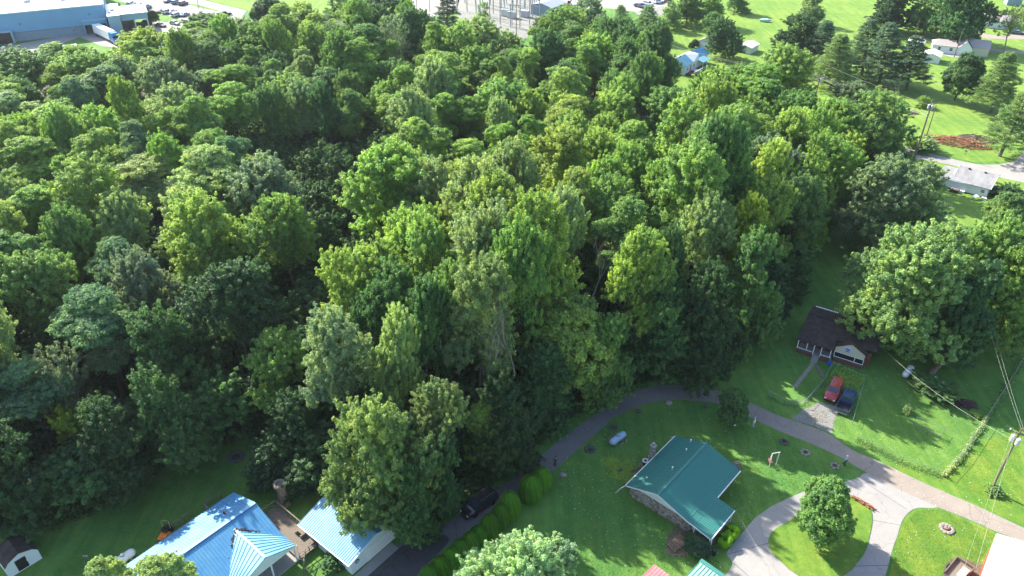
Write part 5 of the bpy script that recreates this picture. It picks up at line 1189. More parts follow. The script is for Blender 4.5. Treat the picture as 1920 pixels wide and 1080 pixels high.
T2 = thing('box_trailer', 'white box trailer parked behind the trees left of the lorry', 'trailer', AM @ Vector((-17.8, -30.5, 0)), .45+.12)
MB().box(0, -1.3, 1.1, 7.5, 1.3, 3.9).build('box', 'white_metal', T2); add_wheels(T2, (1.2, 2.4), 1.1, .5, .3); MB().box(6.5, -.1, 0, 6.7, .1, 1.1).build('landing_leg', 'dark_metal', T2)
# excavator
E_ = thing('excavator', 'brown excavator parked at the edge of the far lot', 'excavator', at(1062, 16), -.3)
for s in (-1, 1): MB().box(-1.8, s*1.1-.3, 0, 1.8, s*1.1+.3, .8).build('track', 'black_plastic', E_)
MB().box(-1.6, -1.1, .9, 1.4, 1.1, 2.0).build('body', 'brush_red', E_); MB().box(.3, .1, 2.0, 1.4, 1.1, 3.0).build('cab', 'dark_glass', E_)
MB().bar((1.2, -.4, 1.8), (2.6, -.4, 4.8), .4).bar((2.6, -.4, 4.8), (5.2, -.4, 3.6), .35).bar((5.2, -.4, 3.6), (5.4, -.4, 1.2), .28).build('boom', 'brush_red', E_); MB().box(4.9, -.9, .4, 5.9, .1, 1.3).build('bucket', 'dark_metal', E_)
# mower
Mw = thing('ride_on_mower', 'orange ride on mower with a tan roll bar beside the ramp', 'mower', at(311, 1003), head((318, 985), (306, 1006)))
MB().box(-.3, -.6, .12, .95, .6, .3).build('cutting_deck', 'orange_paint', Mw); MB().box(-.95, -.38, .35, -.2, .38, .75).build('engine', 'black_plastic', Mw); MB().box(-.25, -.42, .32, .75, .42, .45).build('foot_plate', 'orange_paint', Mw)
MB().box(-.35, -.26, .6, .15, .26, .72).box(-.42, -.26, .72, -.3, .26, 1.15).build('seat', 'black_plastic', Mw)
MB().tube([(-.55, -.48, .5), (-.6, -.48, 1.75), (-.6, -.3, 1.9), (-.6, .3, 1.9), (-.6, .48, 1.75), (-.55, .48, .5)], .035, 6).build('roll_bar', 'tan_tube', Mw)
for s in (-1, 1):
    MB().tube([(.2, s*.4, .5), (.25, s*.4, 1.0), (.3, s*.1, 1.05)], .02, 5).build('lever', 'dark_metal', Mw); MB().lathe([(.28, -.13), (.3, -.1), (.3, .1), (.28, .13)], 14, (-.6, s*.5, .3), 'Y').build('wheel', 'tyre_rubber', Mw); MB().lathe([(.14, -.06), (.14, .06)], 12, (.85, s*.4, .15), 'Y').build('wheel', 'tyre_rubber', Mw)

# ---------------------------------------------------------------- gas tanks
def tank(a, b, m, label, r=.48, dome=True, feet=True):
    p, q = at(*a, r+.25), at(*b, r+.25); L = (q-p).length; o = thing('propane_tank', label, 'tank', (p.x, p.y, 0), math.atan2(q.y-p.y, q.x-p.x))
    pf = [(r*math.sin(t), -r*.9*math.cos(t)) for t in (.05, .4, .8, 1.2, 1.57)]+[(r*math.sin(t), L+r*.9*math.cos(t)) for t in (1.57, 1.2, .8, .4, .05)]
    MB().lathe(pf, 18, (0, 0, r+.22), 'X').build('tank_shell', m, o, smooth=True)
    if dome: d = MB().lathe([(.2, 2*r+.18), (.22, 2*r+.36), (.12, 2*r+.44)], 12, (L*.5, 0, 0)).build('valve_dome', m, o); MB().lathe([(.25, 2*r+.2), (.25, 2*r+.26)], 12, (L*.5, 0, 0)).build('collar', 'dark_metal', d)
    for x in (L*.15, L*.85): MB().box(x-.12, -r*.7, 0, x+.12, r*.7, .34).build('foot', 'concrete', o)
    return o
tank((1149, 828), (1168, 814), 'tank_blue', 'pale blue propane tank on the lawn beside the road bend', .5)
tank((216, 1056), (246, 1036), 'tank_white', 'white propane tank beside the long blue roof', .5)
tank((1698, 702), (1708, 690), 'tank_white', 'whitish propane tank under the big tree right of the cottage', .5)
pd_ = MB()
for k in range(46): a = k/46*6.28; p = at(1159+ (16*math.cos(a)), 824+11*math.sin(a)); pd_.rock((p.x+random.uniform(-.2, .2), p.y+random.uniform(-.2, .2), .04), .12, .1, .08, k, 6)
tag(pd_.build('stone_edging', 'stone_pale'), 'small stones lining the ground round the pale blue tank', kind='stuff')

# ---------------------------------------------------------------- utility poles and wires
def pole(base, h, label, arms=(), xf=0, lamp=False, m='pole_wood', r=.15, rz=0., name='utility_pole', lean=(0, 0)):
    p = at(*base); o = thing(name, label, 'utility pole', p, rz)
    MB().tube([(0, 0, -.2), (lean[0]*.5, lean[1]*.5, h*.5), (lean[0], lean[1], h)], [r, r*.85, r*.6], 9).build('pole', m, o)
    for (z, w_) in arms:
        a = MB().bar((-w_/2+lean[0], lean[1]+.02, z), (w_/2+lean[0], lean[1]+.02, z), .12, .14).build('crossarm', 'weathered_wood', o)
        for x in (-w_/2+.1, 0, w_/2-.1): MB().lathe([(.07, z+.07), (.09, z+.16), (.05, z+.26)], 8, (x+lean[0], lean[1], 0)).build('insulator', 'insulator', a)
    for k in range(xf):
        a = k*2.1; t = MB().lathe([(.2, h-2.3), (.26, h-2.25), (.26, h-1.4), (.2, h-1.32)], 12, (.42*math.cos(a), .42*math.sin(a), 0)).build('transformer', 'transformer_grey', o)
        MB().lathe([(.05, h-1.32), (.03, h-1.1)], 6, (.42*math.cos(a), .42*math.sin(a), 0)).build('bushing', 'insulator', t)
    if lamp:
        MB().tube([(0, 0, h-2.6), (-.5, -.2, h-2.35), (-1.1, -.45, h-2.4)], .03, 5).build('lamp_arm', 'steel', o); MB().lathe([(.06, 0), (.17, .04), (.17, .16), (.05, .22)], 10, (-1.25, -.5, h-2.55)).build('lamp_head', 'white_paint', o)
    return o, p
P1, p1 = pole((1858, 918), 10.8, 'utility pole with transformer and lamp at the right picture edge', ((10.0, 2.2),), 2, True, rz=2.5, lean=(0, 0))
P2, p2 = pole((1713, 301), 15.4, 'tall utility pole with a cluster of transformers beside the far road', ((12.0, 2.4), (11.4, 2.4)), 3, rz=.9, r=.24)
P2b, p2b = pole((1729, 280), 11.5, 'second slimmer pole standing right behind the tall one', (), 0)
P3, p3 = pole((1522, 212), 11.0, 'utility pole with a crossarm rising above the trees', ((10.4, 3.2), (9.6, 3.2)), 1, rz=.5, r=.2)
P4, p4 = pole((1789, 107), 8.6, 'pale pole in front of the taupe roofed house', (), 0, m='weathered_wood')
P5, p5 = pole((1713, 76), 7.8, 'pale pole beside the top road', (), 0, m='weathered_wood')
for (u, v), h, l in (((373, 14), 11, 'thin lamp post in the factory car park, left one'), ((382, 20), 11, 'thin lamp post in the factory car park, middle one'), ((376, 32), 12, 'thin lamp post in the factory car park, right one')):
    o = thing('lamp_post', l, 'lamp post', at(u, v), 0, 'lamp posts of the factory car park'); MB().tube([(0, 0, 0), (0, 0, h)], [.09, .05], 6).build('post', 'steel', o); MB().box(-.5, -.15, h, .5, .15, h+.15).build('lamp_head', 'dark_metal', o)
for (u, v), h, l in (((784, 48), 15, 'slender pole right of the large dark tree at the top'), ((806, 22), 12, 'slender pole on the yard left of the dark pine'), ((968, 72), 15, 'tall dark pole at the near corner of the substation'), ((857, 20), 13, 'pole at the left corner of the substation'), ((1005, 22), 14, 'pole in front of the substation building')):
    pole((u, v), h, l, ((h-1, 2.),) if h > 14 else ())
def wire(a, b, sag, m='wire_white', r=.02, label=None, group=None, n=14):
    r *= .42
    a, b = Vector(a), Vector(b); pts = [a.lerp(b, i/n)-Vector((0, 0, sag*4*(i/n)*(1-i/n))) for i in range(n+1)]
    o = MB().tube(pts, r, 4, False).build('overhead_wire', m); return tag(o, label, 'wire', group)
top = lambda p, z, dx=0, dy=0: (p.x+dx, p.y+dy, z)
off = at(1806, 1110, 6); offb = at(1795, 1100, 6)
wire(top(p1, 10.2, -.6), (off.x, off.y, 10), .3, r=.028, label='thick pale wire from the near pole down to the bottom edge', group='wires of the near pole')
wire(top(p1, 10.0, -.9), (offb.x-.3, offb.y, 9), .5, r=.022, label='second pale wire crossing the road to the bottom edge', group='wires of the near pole')
wire(top(p1, 10.2, .3), (p1.x+9, p1.y+26, 10.6), .4, r=.022, label='pale wire leaving the near pole at the right edge', group='wires of the near pole')
wire(top(p1, 10.0, .7), (p1.x+9.8, p1.y+26, 10.4), .4, r=.022, label='second pale wire leaving the near pole at the right edge', group='wires of the near pole')
cw = CM @ Vector((10.8, 4.5, 3.4)); wire(top(p1, 8.7), cw, 1.2, r=.03, label='sagging service wire from the near pole to the cottage', group='wires of the near pole')
wire(top(p1, 8.0), CM @ Vector((11, 3, 3.0)), 1.8, 'wire_dark', r=.014, label='thin dark wire below the sagging service wire', group='wires of the near pole')
gw = M_ @ Vector((5.7, -12.1, 2.7)); wire(gw, at(1462, 1090, 3.0), .2, r=.016, label='thin wire from the green porch roof over the driveway')
for k, (z, dx) in enumerate(((11.9, -1.1), (11.9, 0), (11.9, 1.1), (11.3, -1.0), (11.3, .9))):
    wire(top(p2, z, dx*.6, dx*.8), top(p3, 10.5-(k > 2)*.9, dx*.9, dx*.5), 1.0, r=.03, label=['back', 'middle', 'front', 'lower back', 'lower front'][k]+' pale power line between the tall pole and the pole in the trees', group='power lines by the far road')
    if k in (0, 2, 3): wire(top(p2, z, dx*.6, dx*.8), (p2.x+52, p2.y-22, 12-k*.8), 1.5, r=.025, label=['back', 'middle', 'front', 'lower', 'lowest'][k]+' pale power line leaving the tall pole to the right', group='power lines to the right edge')
    wire(top(p3, 10.5-(k > 2)*.9, dx*.9, dx*.5), (p3.x-38, p3.y+26, 12), 1.0, r=.03, label=['back', 'middle', 'front', 'lower back', 'lower front'][k]+' pale power line going left into the trees from the crossarm pole', group='power lines into the trees')
pt = top(p2, 13.9); wire(pt, (p3.x-12, p3.y+14, 17.5), 1.0, r=.035, label='uppermost thick pale wire crossing the pines', group='upper wire'); wire(pt, (p2.x+45, p2.y+2, 10), 2.0, r=.03, label='uppermost wire continuing right of the tall pole', group='upper wire')

# ---------------------------------------------------------------- substation
def lattice(u, v, w_, h, label, rz=-.45):
    o = thing('substation_gantry', label, 'gantry', at(u, v), rz, 'steel frames of the substation')
    for x in (0, w_): MB().box(x-.14, -.14, 0, x+.14, .14, h).build('column', 'galvanised', o)
    MB().box(-.3, -.18, h, w_+.3, .18, h+.3).build('beam', 'galvanised', o); MB().box(0, -.08, h*.62, w_, .08, h*.62+.16).build('beam', 'galvanised', o)
    for k in range(3):
        x = w_*(k+.5)/3; MB().lathe([(.1, h-.9), (.13, h-.6), (.1, h-.3), (.08, h)], 6, (x, 0, 0)).build('insulator', 'insulator', o)
    return o
SUBF = [(872, 6, 5, 9), (900, 6, 5, 9), (925, 4, 5, 9), (950, 6, 5, 8), (975, 6, 5, 8), (876, 22, 6, 11), (893, 30, 6, 12), (925, 26, 5, 9), (905, 14, 5, 8), (940, 14, 5, 8), (962, 20, 5, 8), (985, 22, 4, 8), (938, 46, 5, 10), (957, 50, 4, 8), (975, 44, 4, 9), (998, 36, 3, 8)]
for k, (u, v, w_, h) in enumerate(SUBF):
    rw = lambda q: 'back' if q < 10 else ('second' if q < 24 else ('third' if q < 40 else 'front'))
    rk = sorted(q[0] for q in SUBF if rw(q[1]) == rw(v)).index(u)
    lattice(u, v, w_, h, f'grey steel gantry, {["first", "second", "third", "fourth", "fifth", "sixth"][rk]} from the left in the {rw(v)} row of the substation')
for (u, v) in ((960, 34), (948, 30), (985, 32)):
    o = thing('power_transformer', f'grey finned power transformer {"left" if u < 950 else ("right" if u > 970 else "centre")} in the substation', 'transformer', at(u, v), -.45, 'transformers of the substation')
    MB().box(-1.5, -1, .3, 1.5, 1, 2.6).build('tank', 'transformer_grey', o); MB().box(-1.6, -1.1, 0, 1.6, 1.1, .29).build('plinth', 'concrete', o)
    for k in range(3): MB().lathe([(.12, 2.6), (.16, 3.1), (.08, 3.6)], 7, (-.9+k*.9, 0, 0)).build('bushing', 'insulator', o)
    for k in range(6): MB().box(-1.3+k*.48, 1.02, .5, -1.2+k*.48, 1.5, 2.3).build('fin', 'galvanised', o)
    for s in (-1,): pass
    if u == 985: break
def mesh_fence(path, h, label, step=3., m='galvanised', name='chain_link_fence', mesh=True, group=None, cell=.8, wr=.007):
    o = thing(name, label, 'fence', path[0], 0, group); base = Vector(path[0]); mm = MB()
    for a, b in zip(path[:-1], path[1:]):
        a, b = Vector(a)-base, Vector(b)-base; n = max(1, int((b-a).length/step))
        for i in range(n+1): c = a.lerp(b, i/n); MB().tube([(c.x, c.y, 0), (c.x, c.y, h+.05)], .03, 5).build('post', m, o)
        MB().bar((a.x, a.y, h), (b.x, b.y, h), .03).build('rail', m, o)
        if mesh:
            k = int((b-a).length/cell)
            for i in range(k): p = a.lerp(b, i/k); q = a.lerp(b, min(1, (i+1)/k)); mm.bar((p.x, p.y, .05), (q.x, q.y, h), wr).bar((p.x, p.y, h), (q.x, q.y, .05), wr)
    if mesh: mm.build('wire_mesh', m, o, kind='stuff')
    return o
mesh_fence([at(858, 30), at(985, 74), at(1012, 52), at(1030, 20)], 2.4, 'tall chain link fence round the substation', 4, cell=2., wr=.03)
# yard fences on the right
def vines(path, n, w_, hh, label, m='leaf', tone='bright', sz=.12, name='fence_vines'):
    P = []; base = Vector(path[0])
    seg = [(Vector(a), Vector(b)) for a, b in zip(path[:-1], path[1:])]; Ls = np.array([(b-a).length for a, b in seg]); pr = Ls/Ls.sum()
    for _ in range(n):
        a, b = seg[rng.choice(len(seg), p=pr)]; c = a.lerp(b, random.random()); d_ = (b-a).normalized(); s = Vector((-d_.y, d_.x, 0))*random.gauss(0, w_)
        amp = .5+.5*math.sin(c.x*1.7+c.y*2.3)*math.sin(c.x*.6+1)
        P.append((c.x+s.x-base.x, c.y+s.y-base.y, abs(random.gauss(0, hh))*(.25+amp)))
    P = np.array(P); N_ = rng.normal(size=P.shape)*.5+np.array((0, 0, .8))
    me = leaf_mesh(name, P, N_, rng.uniform(.6, 1.3, len(P))*sz, rng.uniform(.2, .9, len(P)), m); o = bpy.data.objects.new(name, me); col.objects.link(o); o.location = base; o.color = (*TONE[tone], 1)
    return tag(o, label, kind='stuff')
fr1 = [at(1930, 655), at(1895, 715), at(1850, 785), at(1823, 826), at(1800, 860), at(1768, 894)]
mesh_fence(fr1, 1.2, 'overgrown wire fence slanting across the right lawn', 3.2)
vines(fr1[2:], 4500, .16, .3, 'pale weeds grown over the slanting fence', tone='pale'); vines(fr1[:3], 2500, .2, .25, 'sparse weeds along the upper slanting fence', tone='mid')
fr2 = [at(1606, 824), at(1632, 838), at(1690, 868), at(1768, 894)]
mesh_fence(fr2, 1.1, 'low wire fence following the road verge', 3.); vines(fr2, 2500, .35, .05, 'uncut grass below the verge fence', tone='mid', sz=.1)
fr3 = [at(1440, 742), at(1470, 760), at(1507, 762), at(1545, 718), at(1553, 700), at(1560, 688)]
mesh_fence(fr3, 1.1, 'chain link fence round the cottage front lawn', 3., cell=1.4); vines(fr3[:4], 500, .2, .04, 'grass tufts along the cottage fence', tone='deep', sz=.09)
fr4 = [at(1562, 690), at(1620, 716), at(1597, 795)]
mesh_fence(fr4, 1.1, 'wire fence right of the parked pickup', 3.); vines([at(1560, 700), at(1615, 722)], 6000, .9, .3, 'bright weeds between the cottage and the cars', tone='bright', sz=.12)
fr5 = [at(1717, 790), at(1768, 812), at(1760, 826), at(1714, 803)]
mesh_fence(fr5, .9, 'small wire pen on the sunny lawn by the slanting fence', 2.2)

# ---------------------------------------------------------------- hedge, topiary, shrubs
HEDGE = [(1016, 915, 3.6, 1.35), (994, 935, 4.0, 1.6), (955, 968, 4.2, 1.5), (938, 985, 3.6, 1.25), (918, 1003, 3.5, 1.25), (897, 1018, 2.8, 1.2), (882, 1032, 3.0, 1.2), (863, 1047, 3.1, 1.25), (846, 1062, 3.1, 1.25), (827, 1078, 3.0, 1.3), (808, 1093, 2.8, 1.3)]
for k, (u, v, h, r) in enumerate(HEDGE):
    lb = {0: 'rounded arborvitae behind the pair by the road', 1: 'largest egg shaped arborvitae of the pair by the road'}.get(k, f'arborvitae {["", "", "first", "second", "third", "fourth", "fifth", "sixth", "seventh", "eighth", "ninth"][k]} from the top of the clipped roadside row')
    plant('egg', at(u, v), (r/1.62, r/1.62, h/4.4), 'hedge', lb, 'egg shaped evergreens along the road', 'arborvitae', 'shrub', jit=.2)
def torus_bush(u, v, R0, r0, h, label):
    n = 9000; a = rng.uniform(.55, 5.9, n)+.6; b = rng.uniform(0, 6.283, n); rr = r0*(1+rng.normal(size=n)*.05)
    P = np.stack(((R0+rr*np.cos(b))*np.cos(a), (R0+rr*np.cos(b))*np.sin(a), h*.62+rr*1.1*np.sin(b)+.12*np.sin(a*2)), 1)
    N_ = np.stack((np.cos(b)*np.cos(a), np.cos(b)*np.sin(a), np.sin(b)), 1)+rng.normal(size=(n, 3))*.4
    k = 3500; a2 = rng.uniform(0, 6.283, k); z2 = rng.uniform(0, 1, k); P2_ = np.stack((R0*1.2*np.cos(a2), R0*1.2*np.sin(a2), z2*h*.6), 1); N2 = np.stack((np.cos(a2), np.sin(a2), .2+0*a2), 1)+rng.normal(size=(k, 3))*.4
    me = leaf_mesh('clipped_shrub', np.concatenate((P, P2_)), np.concatenate((N_, N2)), rng.uniform(.05, .09, n+k), rng.uniform(.35, .8, n+k), 'hedge_leaf')
    o = bpy.data.objects.new('spiral_shrub', me); col.objects.link(o); o.location = at(u, v); o.color = (.16, .36, .012, 1); o.rotation_euler = (0, 0, 2.2); return tag(o, label, 'shrub', 'clipped spiral shrubs by the green porch')
torus_bush(1357, 1019, .62, .36, 1.2, 'lower ring clipped lime shrub nearest the driveway'); torus_bush(1370, 1005, .60, .36, 1.3, 'upper ring clipped lime shrub beside the green porch')
plant('round', at(1305, 1032), (.42, .42, .19), 'dark', 'dark rounded bush below the green porch', None, 'round_shrub', 'shrub')
plant('young', at(624, 1062), (.4, .4, .16), 'deep', 'small leafy bush beside the blue garage wall', None, 'garden_shrub', 'shrub')
plant('young', at(1747, 735), (1.0, .85, .24), 'deep', 'spreading dark shrub between the tank and the fallen trunk', None, 'garden_shrub', 'shrub')
plant('young', at(1880, 372), (.75, .75, .28), 'dark', 'dark bushes at the right end of the grey roofed house', None, 'garden_shrub', 'shrub')
plant('young', at(1895, 368), (.7, .7, .25), 'deep', 'bush at the far right of the grey roofed house', None, 'garden_shrub', 'shrub')
plant('young', at(1732, 283), (.9, .9, .36), 'pale', 'pale weedy bush at the foot of the tall utility pole', None, 'garden_shrub', 'shrub')
plant('young', at(1716, 284), (.7, .7, .3), 'bright', 'weedy bush left of the tall utility pole', None, 'garden_shrub', 'shrub')
plant('young', at(1729, 200), (.6, .6, .3), 'bright', 'lone bright bush on the far lawn', None, 'garden_shrub', 'shrub')
plant('young', at(1863, 924), (.3, .3, .11), 'bright', 'leafy weeds at the foot of the near utility pole', None, 'garden_shrub', 'shrub')
plant('young', at(1830, 782), (.16, .16, .06), 'lime', 'tiny bright bush on the slanting fence', None, 'garden_shrub', 'shrub')
plant('round', at(289, 45), (.55, .55, .5), 'dark', 'small dark purple tree on the planted verge', None, 'garden_shrub', 'shrub'); 
for (u, v, s, l) in ((262, 55, .7, 'clipped dark hedge under the office canopy, left one'), (276, 50, .5, 'clipped dark hedge beside the canopy post')): plant('round', at(u, v), (s, s*.6, .25), 'dark', l, None, 'round_shrub', 'shrub')
for (u, v, s, l) in ((1295, 93, .3, 'small dark bush behind the blue and white house'), (1303, 90, .35, 'dark garden bush beside the white garage')): plant('round', at(u, v), (s, s, s*.8), 'dark', l, None, 'round_shrub', 'shrub')
for (u, v) in ((1008, 98), (1018, 102)): plant('egg', at(u, v), (.8, .8, 1.7), 'dark', f'narrow dark conifer {"left" if u < 1010 else "right"} of the pair near the substation', 'narrow conifers near the substation', 'arborvitae', 'shrub')
plant('thin', at(905, 72), (.45, .45, .55), 'mid', 'thin open crowned tree in front of the substation fence', None, 'broadleaf_tree', 'tree')
# dead wood
def bare(u, v, z, seed, H, spread, r0, label, m='pale_bark', sc=1., rz=0, tilt=0, name='dead_tree', depth=5):
    p = at(u, v, z); mb = bare_mesh(seed, H, spread, r0, depth); o = mb.build(name, m); o.location = (p.x, p.y, z); o.scale = (sc,)*3; o.rotation_euler = (tilt, 0, rz); return tag(o, label, 'dead tree')
bare(965, 700, 10, 31, 15, .55, .13, 'tall bare whitish dead tree in the middle of the wood')
bare(920, 745, 9, 32, 11, .75, .12, 'twiggy grey dead tree right of the pale yellow green tree')
bare(905, 700, 8, 33, 11, .6, .1, 'thin bare grey tree behind the twiggy one')
bare(1110, 560, 12, 34, 10, .8, .14, 'bare pale branch leaning over the emerald tree', tilt=.7, rz=2.2)
bare(1640, 290, 5, 35, 15, .45, .2, 'bare forked pale sticks above the tree beside the far road')
bare(1240, 180, 0, 36, 7, .9, .12, 'grey leafless thicket below the huge dark tree')
bare(480, 390, 3, 37, 14, .35, .16, 'bare slender trunk inside the dark hollow', 'bark')
bare(640, 450, 2, 38, 16, .3, .18, 'bare trunk standing in the shade of the hollow', 'bark')
def snag(u, v):
    p = at(u, v); o = thing('tree_stump', 'tall broken hollow stump behind the wooden deck', 'stump', p)
    MB().tube([(0, 0, -.2), (0, 0, .3), (-.05, .1, 1.6), (-.1, .15, 2.6), (-.15, .2, 3.3)], [.95, .75, .6, .62, .85], 14).build('trunk', 'snag_bark', o)
    t = MB()
    for k in range(12): a = k*.52; t.rock((-.15+.62*math.cos(a), .2+.62*math.sin(a), 3.35), .22, .2, .25, k, 7)
    t.build('broken_rim', 'stone_pale', o)
snag(534, 944)
p, q = at(1742, 706), at(1785, 672)
o = thing('fallen_trunk', 'broken pale trunk lying in the sun patch right of the cottage', 'log', p, math.atan2(q.y-p.y, q.x-p.x)); L = (q-p).length
MB().tube([(0, 0, .3), (L*.4, .2, .5), (L*.75, 0, .9)], [.42, .36, .28], 9).build('log', 'snag_bark', o); MB().tube([(L*.45, .2, .5), (L*.8, -.9, .7), (L*1.1, -1.2, .5)], [.2, .13, .06], 6).build('branch', 'bark', o); MB().tube([(L*.3, .1, .5), (L*.6, 1.3, .8)], [.15, .05], 6).build('branch', 'bark', o)
# brush piles
def brush(u, v, rx, ry, hz, n, m, label, name='brush_pile', rz=0., sp=.6):
    mb = MB()
    for k in range(n):
        a = random.uniform(0, 6.28); r = random.random()**.5; x, y = rx*r*math.cos(a), ry*r*math.sin(a); z = hz*(1-r*r)*random.uniform(.2, 1)+.05; b = random.gauss(0, sp); L = random.uniform(.3, 1.2)
        mb.bar((x-L*math.cos(b), y-L*math.sin(b), max(.03, z+random.uniform(-.2, .2))), (x+L*math.cos(b), y+L*math.sin(b), z+random.uniform(-.1, .3)), random.uniform(.05, .14))
    o = mb.build(name, m); o.location = at(u, v); o.rotation_euler = (0, 0, rz); return tag(o, label, 'brush pile')
brush(1795, 268, 8.5, 3.2, 1.3, 420, 'brush_red', 'long reddish brown brush pile on the far lawn', rz=-.45)
brush(1832, 262, 4.5, 2.2, 1.2, 140, 'weathered_wood', 'grey branches heaped on the right end of the red pile', rz=-.5)
brush(1798, 755, 1.9, 1.0, .45, 120, 'debris', 'low dark brush pile left of the slanting fence', rz=-.5)
brush(1703, 212, 2.2, 1.0, .8, 80, 'weathered_wood', 'grey woodpile left of the tall utility pole', rz=-.2)
brush(1613, 942, 1.05, .2, .35, 34, 'brush_red', 'reddish logs stacked at the edge of the driveway island', 'log_pile', head((1600, 934), (1627, 950)), .18)
brush(1660, 165, 1.2, .6, .4, 30, 'weathered_wood', 'small heap of sticks under the pines')
# stones, rings, planters
def ring(u, v, r, n, m, label, name='stone_ring', inner=None, h=.22, part='stone', cat='planter'):
    o = thing(name, label, cat, at(u, v))
    for k in range(n):
        a = 6.283*k/n; MB().rock((r*math.cos(a), r*math.sin(a), h*.4), .2*r/.6+.07, .19*r/.6+.06, h*.6, k+int(u), 7).build(part, m, o)
    MB().lathe([(r*.9, .01), (r*.85, .05)], 12).build('soil', 'forest_floor' if inner is None else inner, o)
    return o
ring(1510, 849, .5, 7, 'stone_pale', 'ring of pale stones on the lawn, upper of the two near the road'); ring(1565, 874, .48, 6, 'stone_pale', 'ring of pale stones beside the walking person')
ring(1470, 829, .5, 8, 'stone_dark', 'dark ring at the lawn edge left of the pale stone rings'); ring(1106, 844, .6, 8, 'stone_dark', 'dark planting ring below the pale blue tank'); ring(1150, 802, .45, 7, 'stone_dark', 'small dark ring by the road bend')
ring(443, 857, .9, 11, 'stone_dark', 'large dark fire ring on the shaded lawn by the wood', 'fire_ring', cat='fire ring')
fp = ring(1775, 992, .66, 11, 'stone_pale', 'sunlit stone fire pit on the right lawn', 'fire_pit', cat='fire pit')
for k in range(16): a = k*.9; MB().rock((.45*math.cos(a)*random.random(), .45*math.sin(a)*random.random(), .2), .16, .14, .14, 90+k, 6).build('stone', 'stone_red' if k % 2 else 'stone_pale', fp)
def boulder(u, v, s, m, label): tag(MB().rock((0, 0, s*.35), s, s*.8, s*.55, int(u), 9).build('boulder', m, None, at(u, v)), label, 'boulder')
boulder(1056, 892, .5, 'stone_pale', 'lone pale boulder on the lawn near the arborvitae pair'); boulder(1254, 757, .55, 'stone_pale', 'pale boulder at the inner edge of the road bend'); boulder(1324, 763, .4, 'stone_dark', 'dark flat boulder right of the pale one at the bend'); boulder(1198, 773, .5, 'stone_dark', 'grey boulder left of the pale one at the bend')
boulder(1163, 883, .35, 'stone_dark', 'small stone in the bright grass patch'); boulder(1378, 798, .2, 'white_paint', 'little white stone under the cedar')
# bright grass patch left of the green roof
vines([at(1145, 880), at(1165, 868), at(1180, 885), at(1168, 905)], 9000, .9, .10, 'patch of brighter yellow green ground cover left of the green roof', tone='lime', sz=.08, name='ground_cover')
# swing frame with a towel, garden statue
o = thing('swing_frame', 'white frame swing with a pink striped seat on the lawn', 'swing', at(1450, 869), .2)
MB().tube([(-.6, 0, 2.0), (.6, 0, 2.0)], .05, 6).tube([(.5, 0, 2.0), (.2, -.3, 0)], .04, 6).tube([(.5, 0, 2.0), (.7, .5, 0)], .04, 6).tube([(-.5, 0, 2.0), (-.8, -.4, .0)], .04, 6).tube([(-.5, 0, 2.0), (-.4, .5, 0)], .04, 6).build('frame', 'white_paint', o); MB().box(-.95, -.5, .9, -.55, .1, .98, tilt=(.5, 'X')).build('seat', 'pink_metal', o)
o = thing('garden_statue', 'white heron shaped garden statue beside the cedar', 'statue', at(1412, 799), .6)
MB().tube([(0, 0, .5), (.02, 0, .8), (.15, 0, 1.1), (.05, 0, 1.45), (.0, 0, 1.6), (.14, 0, 1.66), (.3, 0, 1.6)], [.06, .2, .12, .06, .07, .06, .02], 8).build('body', 'white_paint', o, smooth=True); [MB().tube([(0, s*.05, 0), (0, s*.03, .6)], .03, 5).build('leg', 'white_paint', o) for s in (-1, 1)]; MB().lathe([(.3, 0), (.28, .06)], 10).build('base', 'stone_pale', o)
# garden pieces: wood by green house, trellis, bins, trailer, table
o = thing('lumber_stack', 'grey boards stacked behind the green roofed house', 'lumber', M_ @ Vector((14.6, -7.6, 0)), .2)
for k in range(6): MB().box(-1.2, -.5+k*.2, .05+.06*(k % 2), 1.1, -.36+k*.2, .14+.06*(k % 2)).build('board', 'weathered_wood', o)
o = thing('retaining_timbers', 'dark timber edging beside the green porch', 'timber edging', M_ @ Vector((-.4, -9.6, 0)), .84-.2)
for k in range(8): MB().box(-2.2+k*.3, .1, 0, -2.0+k*.3, 1.5, .3+.03*(k % 3)).build('timber', 'pole_wood', o)
o = thing('rubbish_bin', 'black wheeled bin at the corner of the green porch', 'bin', M_ @ Vector((.35, -12.6, 0)), .4); MB().lathe([(.26, .0), (.32, .85)], 8).build('bin_body', 'black_plastic', o); MB().lathe([(.34, .86), (.3, .93)], 8).build('lid', 'black_plastic', o)
o = thing('barrel', 'small grey barrel beside the black bin', 'barrel', M_ @ Vector((.15, -11.9, 0))); MB().lathe([(.22, 0), (.25, .3), (.22, .7)], 12).build('barrel_body', 'transformer_grey', o); MB().lathe([(.2, .701), (.2, .72)], 12).build('lid', 'dark_metal', o)
tag(MB().box(-.4, -.17, 0, .4, .17, .12).build('stone_block', 'stone_pale', None, at(1338, 1032)), 'pale oblong block on the grass by the black bin', 'stone block')
o = thing('utility_trailer', 'low open trailer with a pale box at the bottom right', 'trailer', at(1795, 1076), head((1795, 1076), (1775, 1100)))
MB().box(-1.6, -1.0, .4, 1.6, 1.0, .5).box(-1.6, -1.0, .5, -1.5, 1.0, .9).box(-1.5, -1.0, .5, 1.6, -.92, .85).box(-1.5, .92, .5, 1.6, 1.0, .85).build('bed', 'weathered_wood', o); MB().box(-.6, .1, .51, 1.2, .85, 1.0).build('box', 'cream_siding', o); MB().bar((1.6, 0, .42), (3.0, 0, .42), .08).build('drawbar', 'dark_metal', o); add_wheels(o, (0,), 1.15, .3, .2)
o = thing('picnic_table', 'small white table on the lawn below the grey roofed house', 'table', at(1828, 373), .3); MB().box(-.7, -.5, .7, .7, .5, .76).build('table_top', 'white_paint', o)
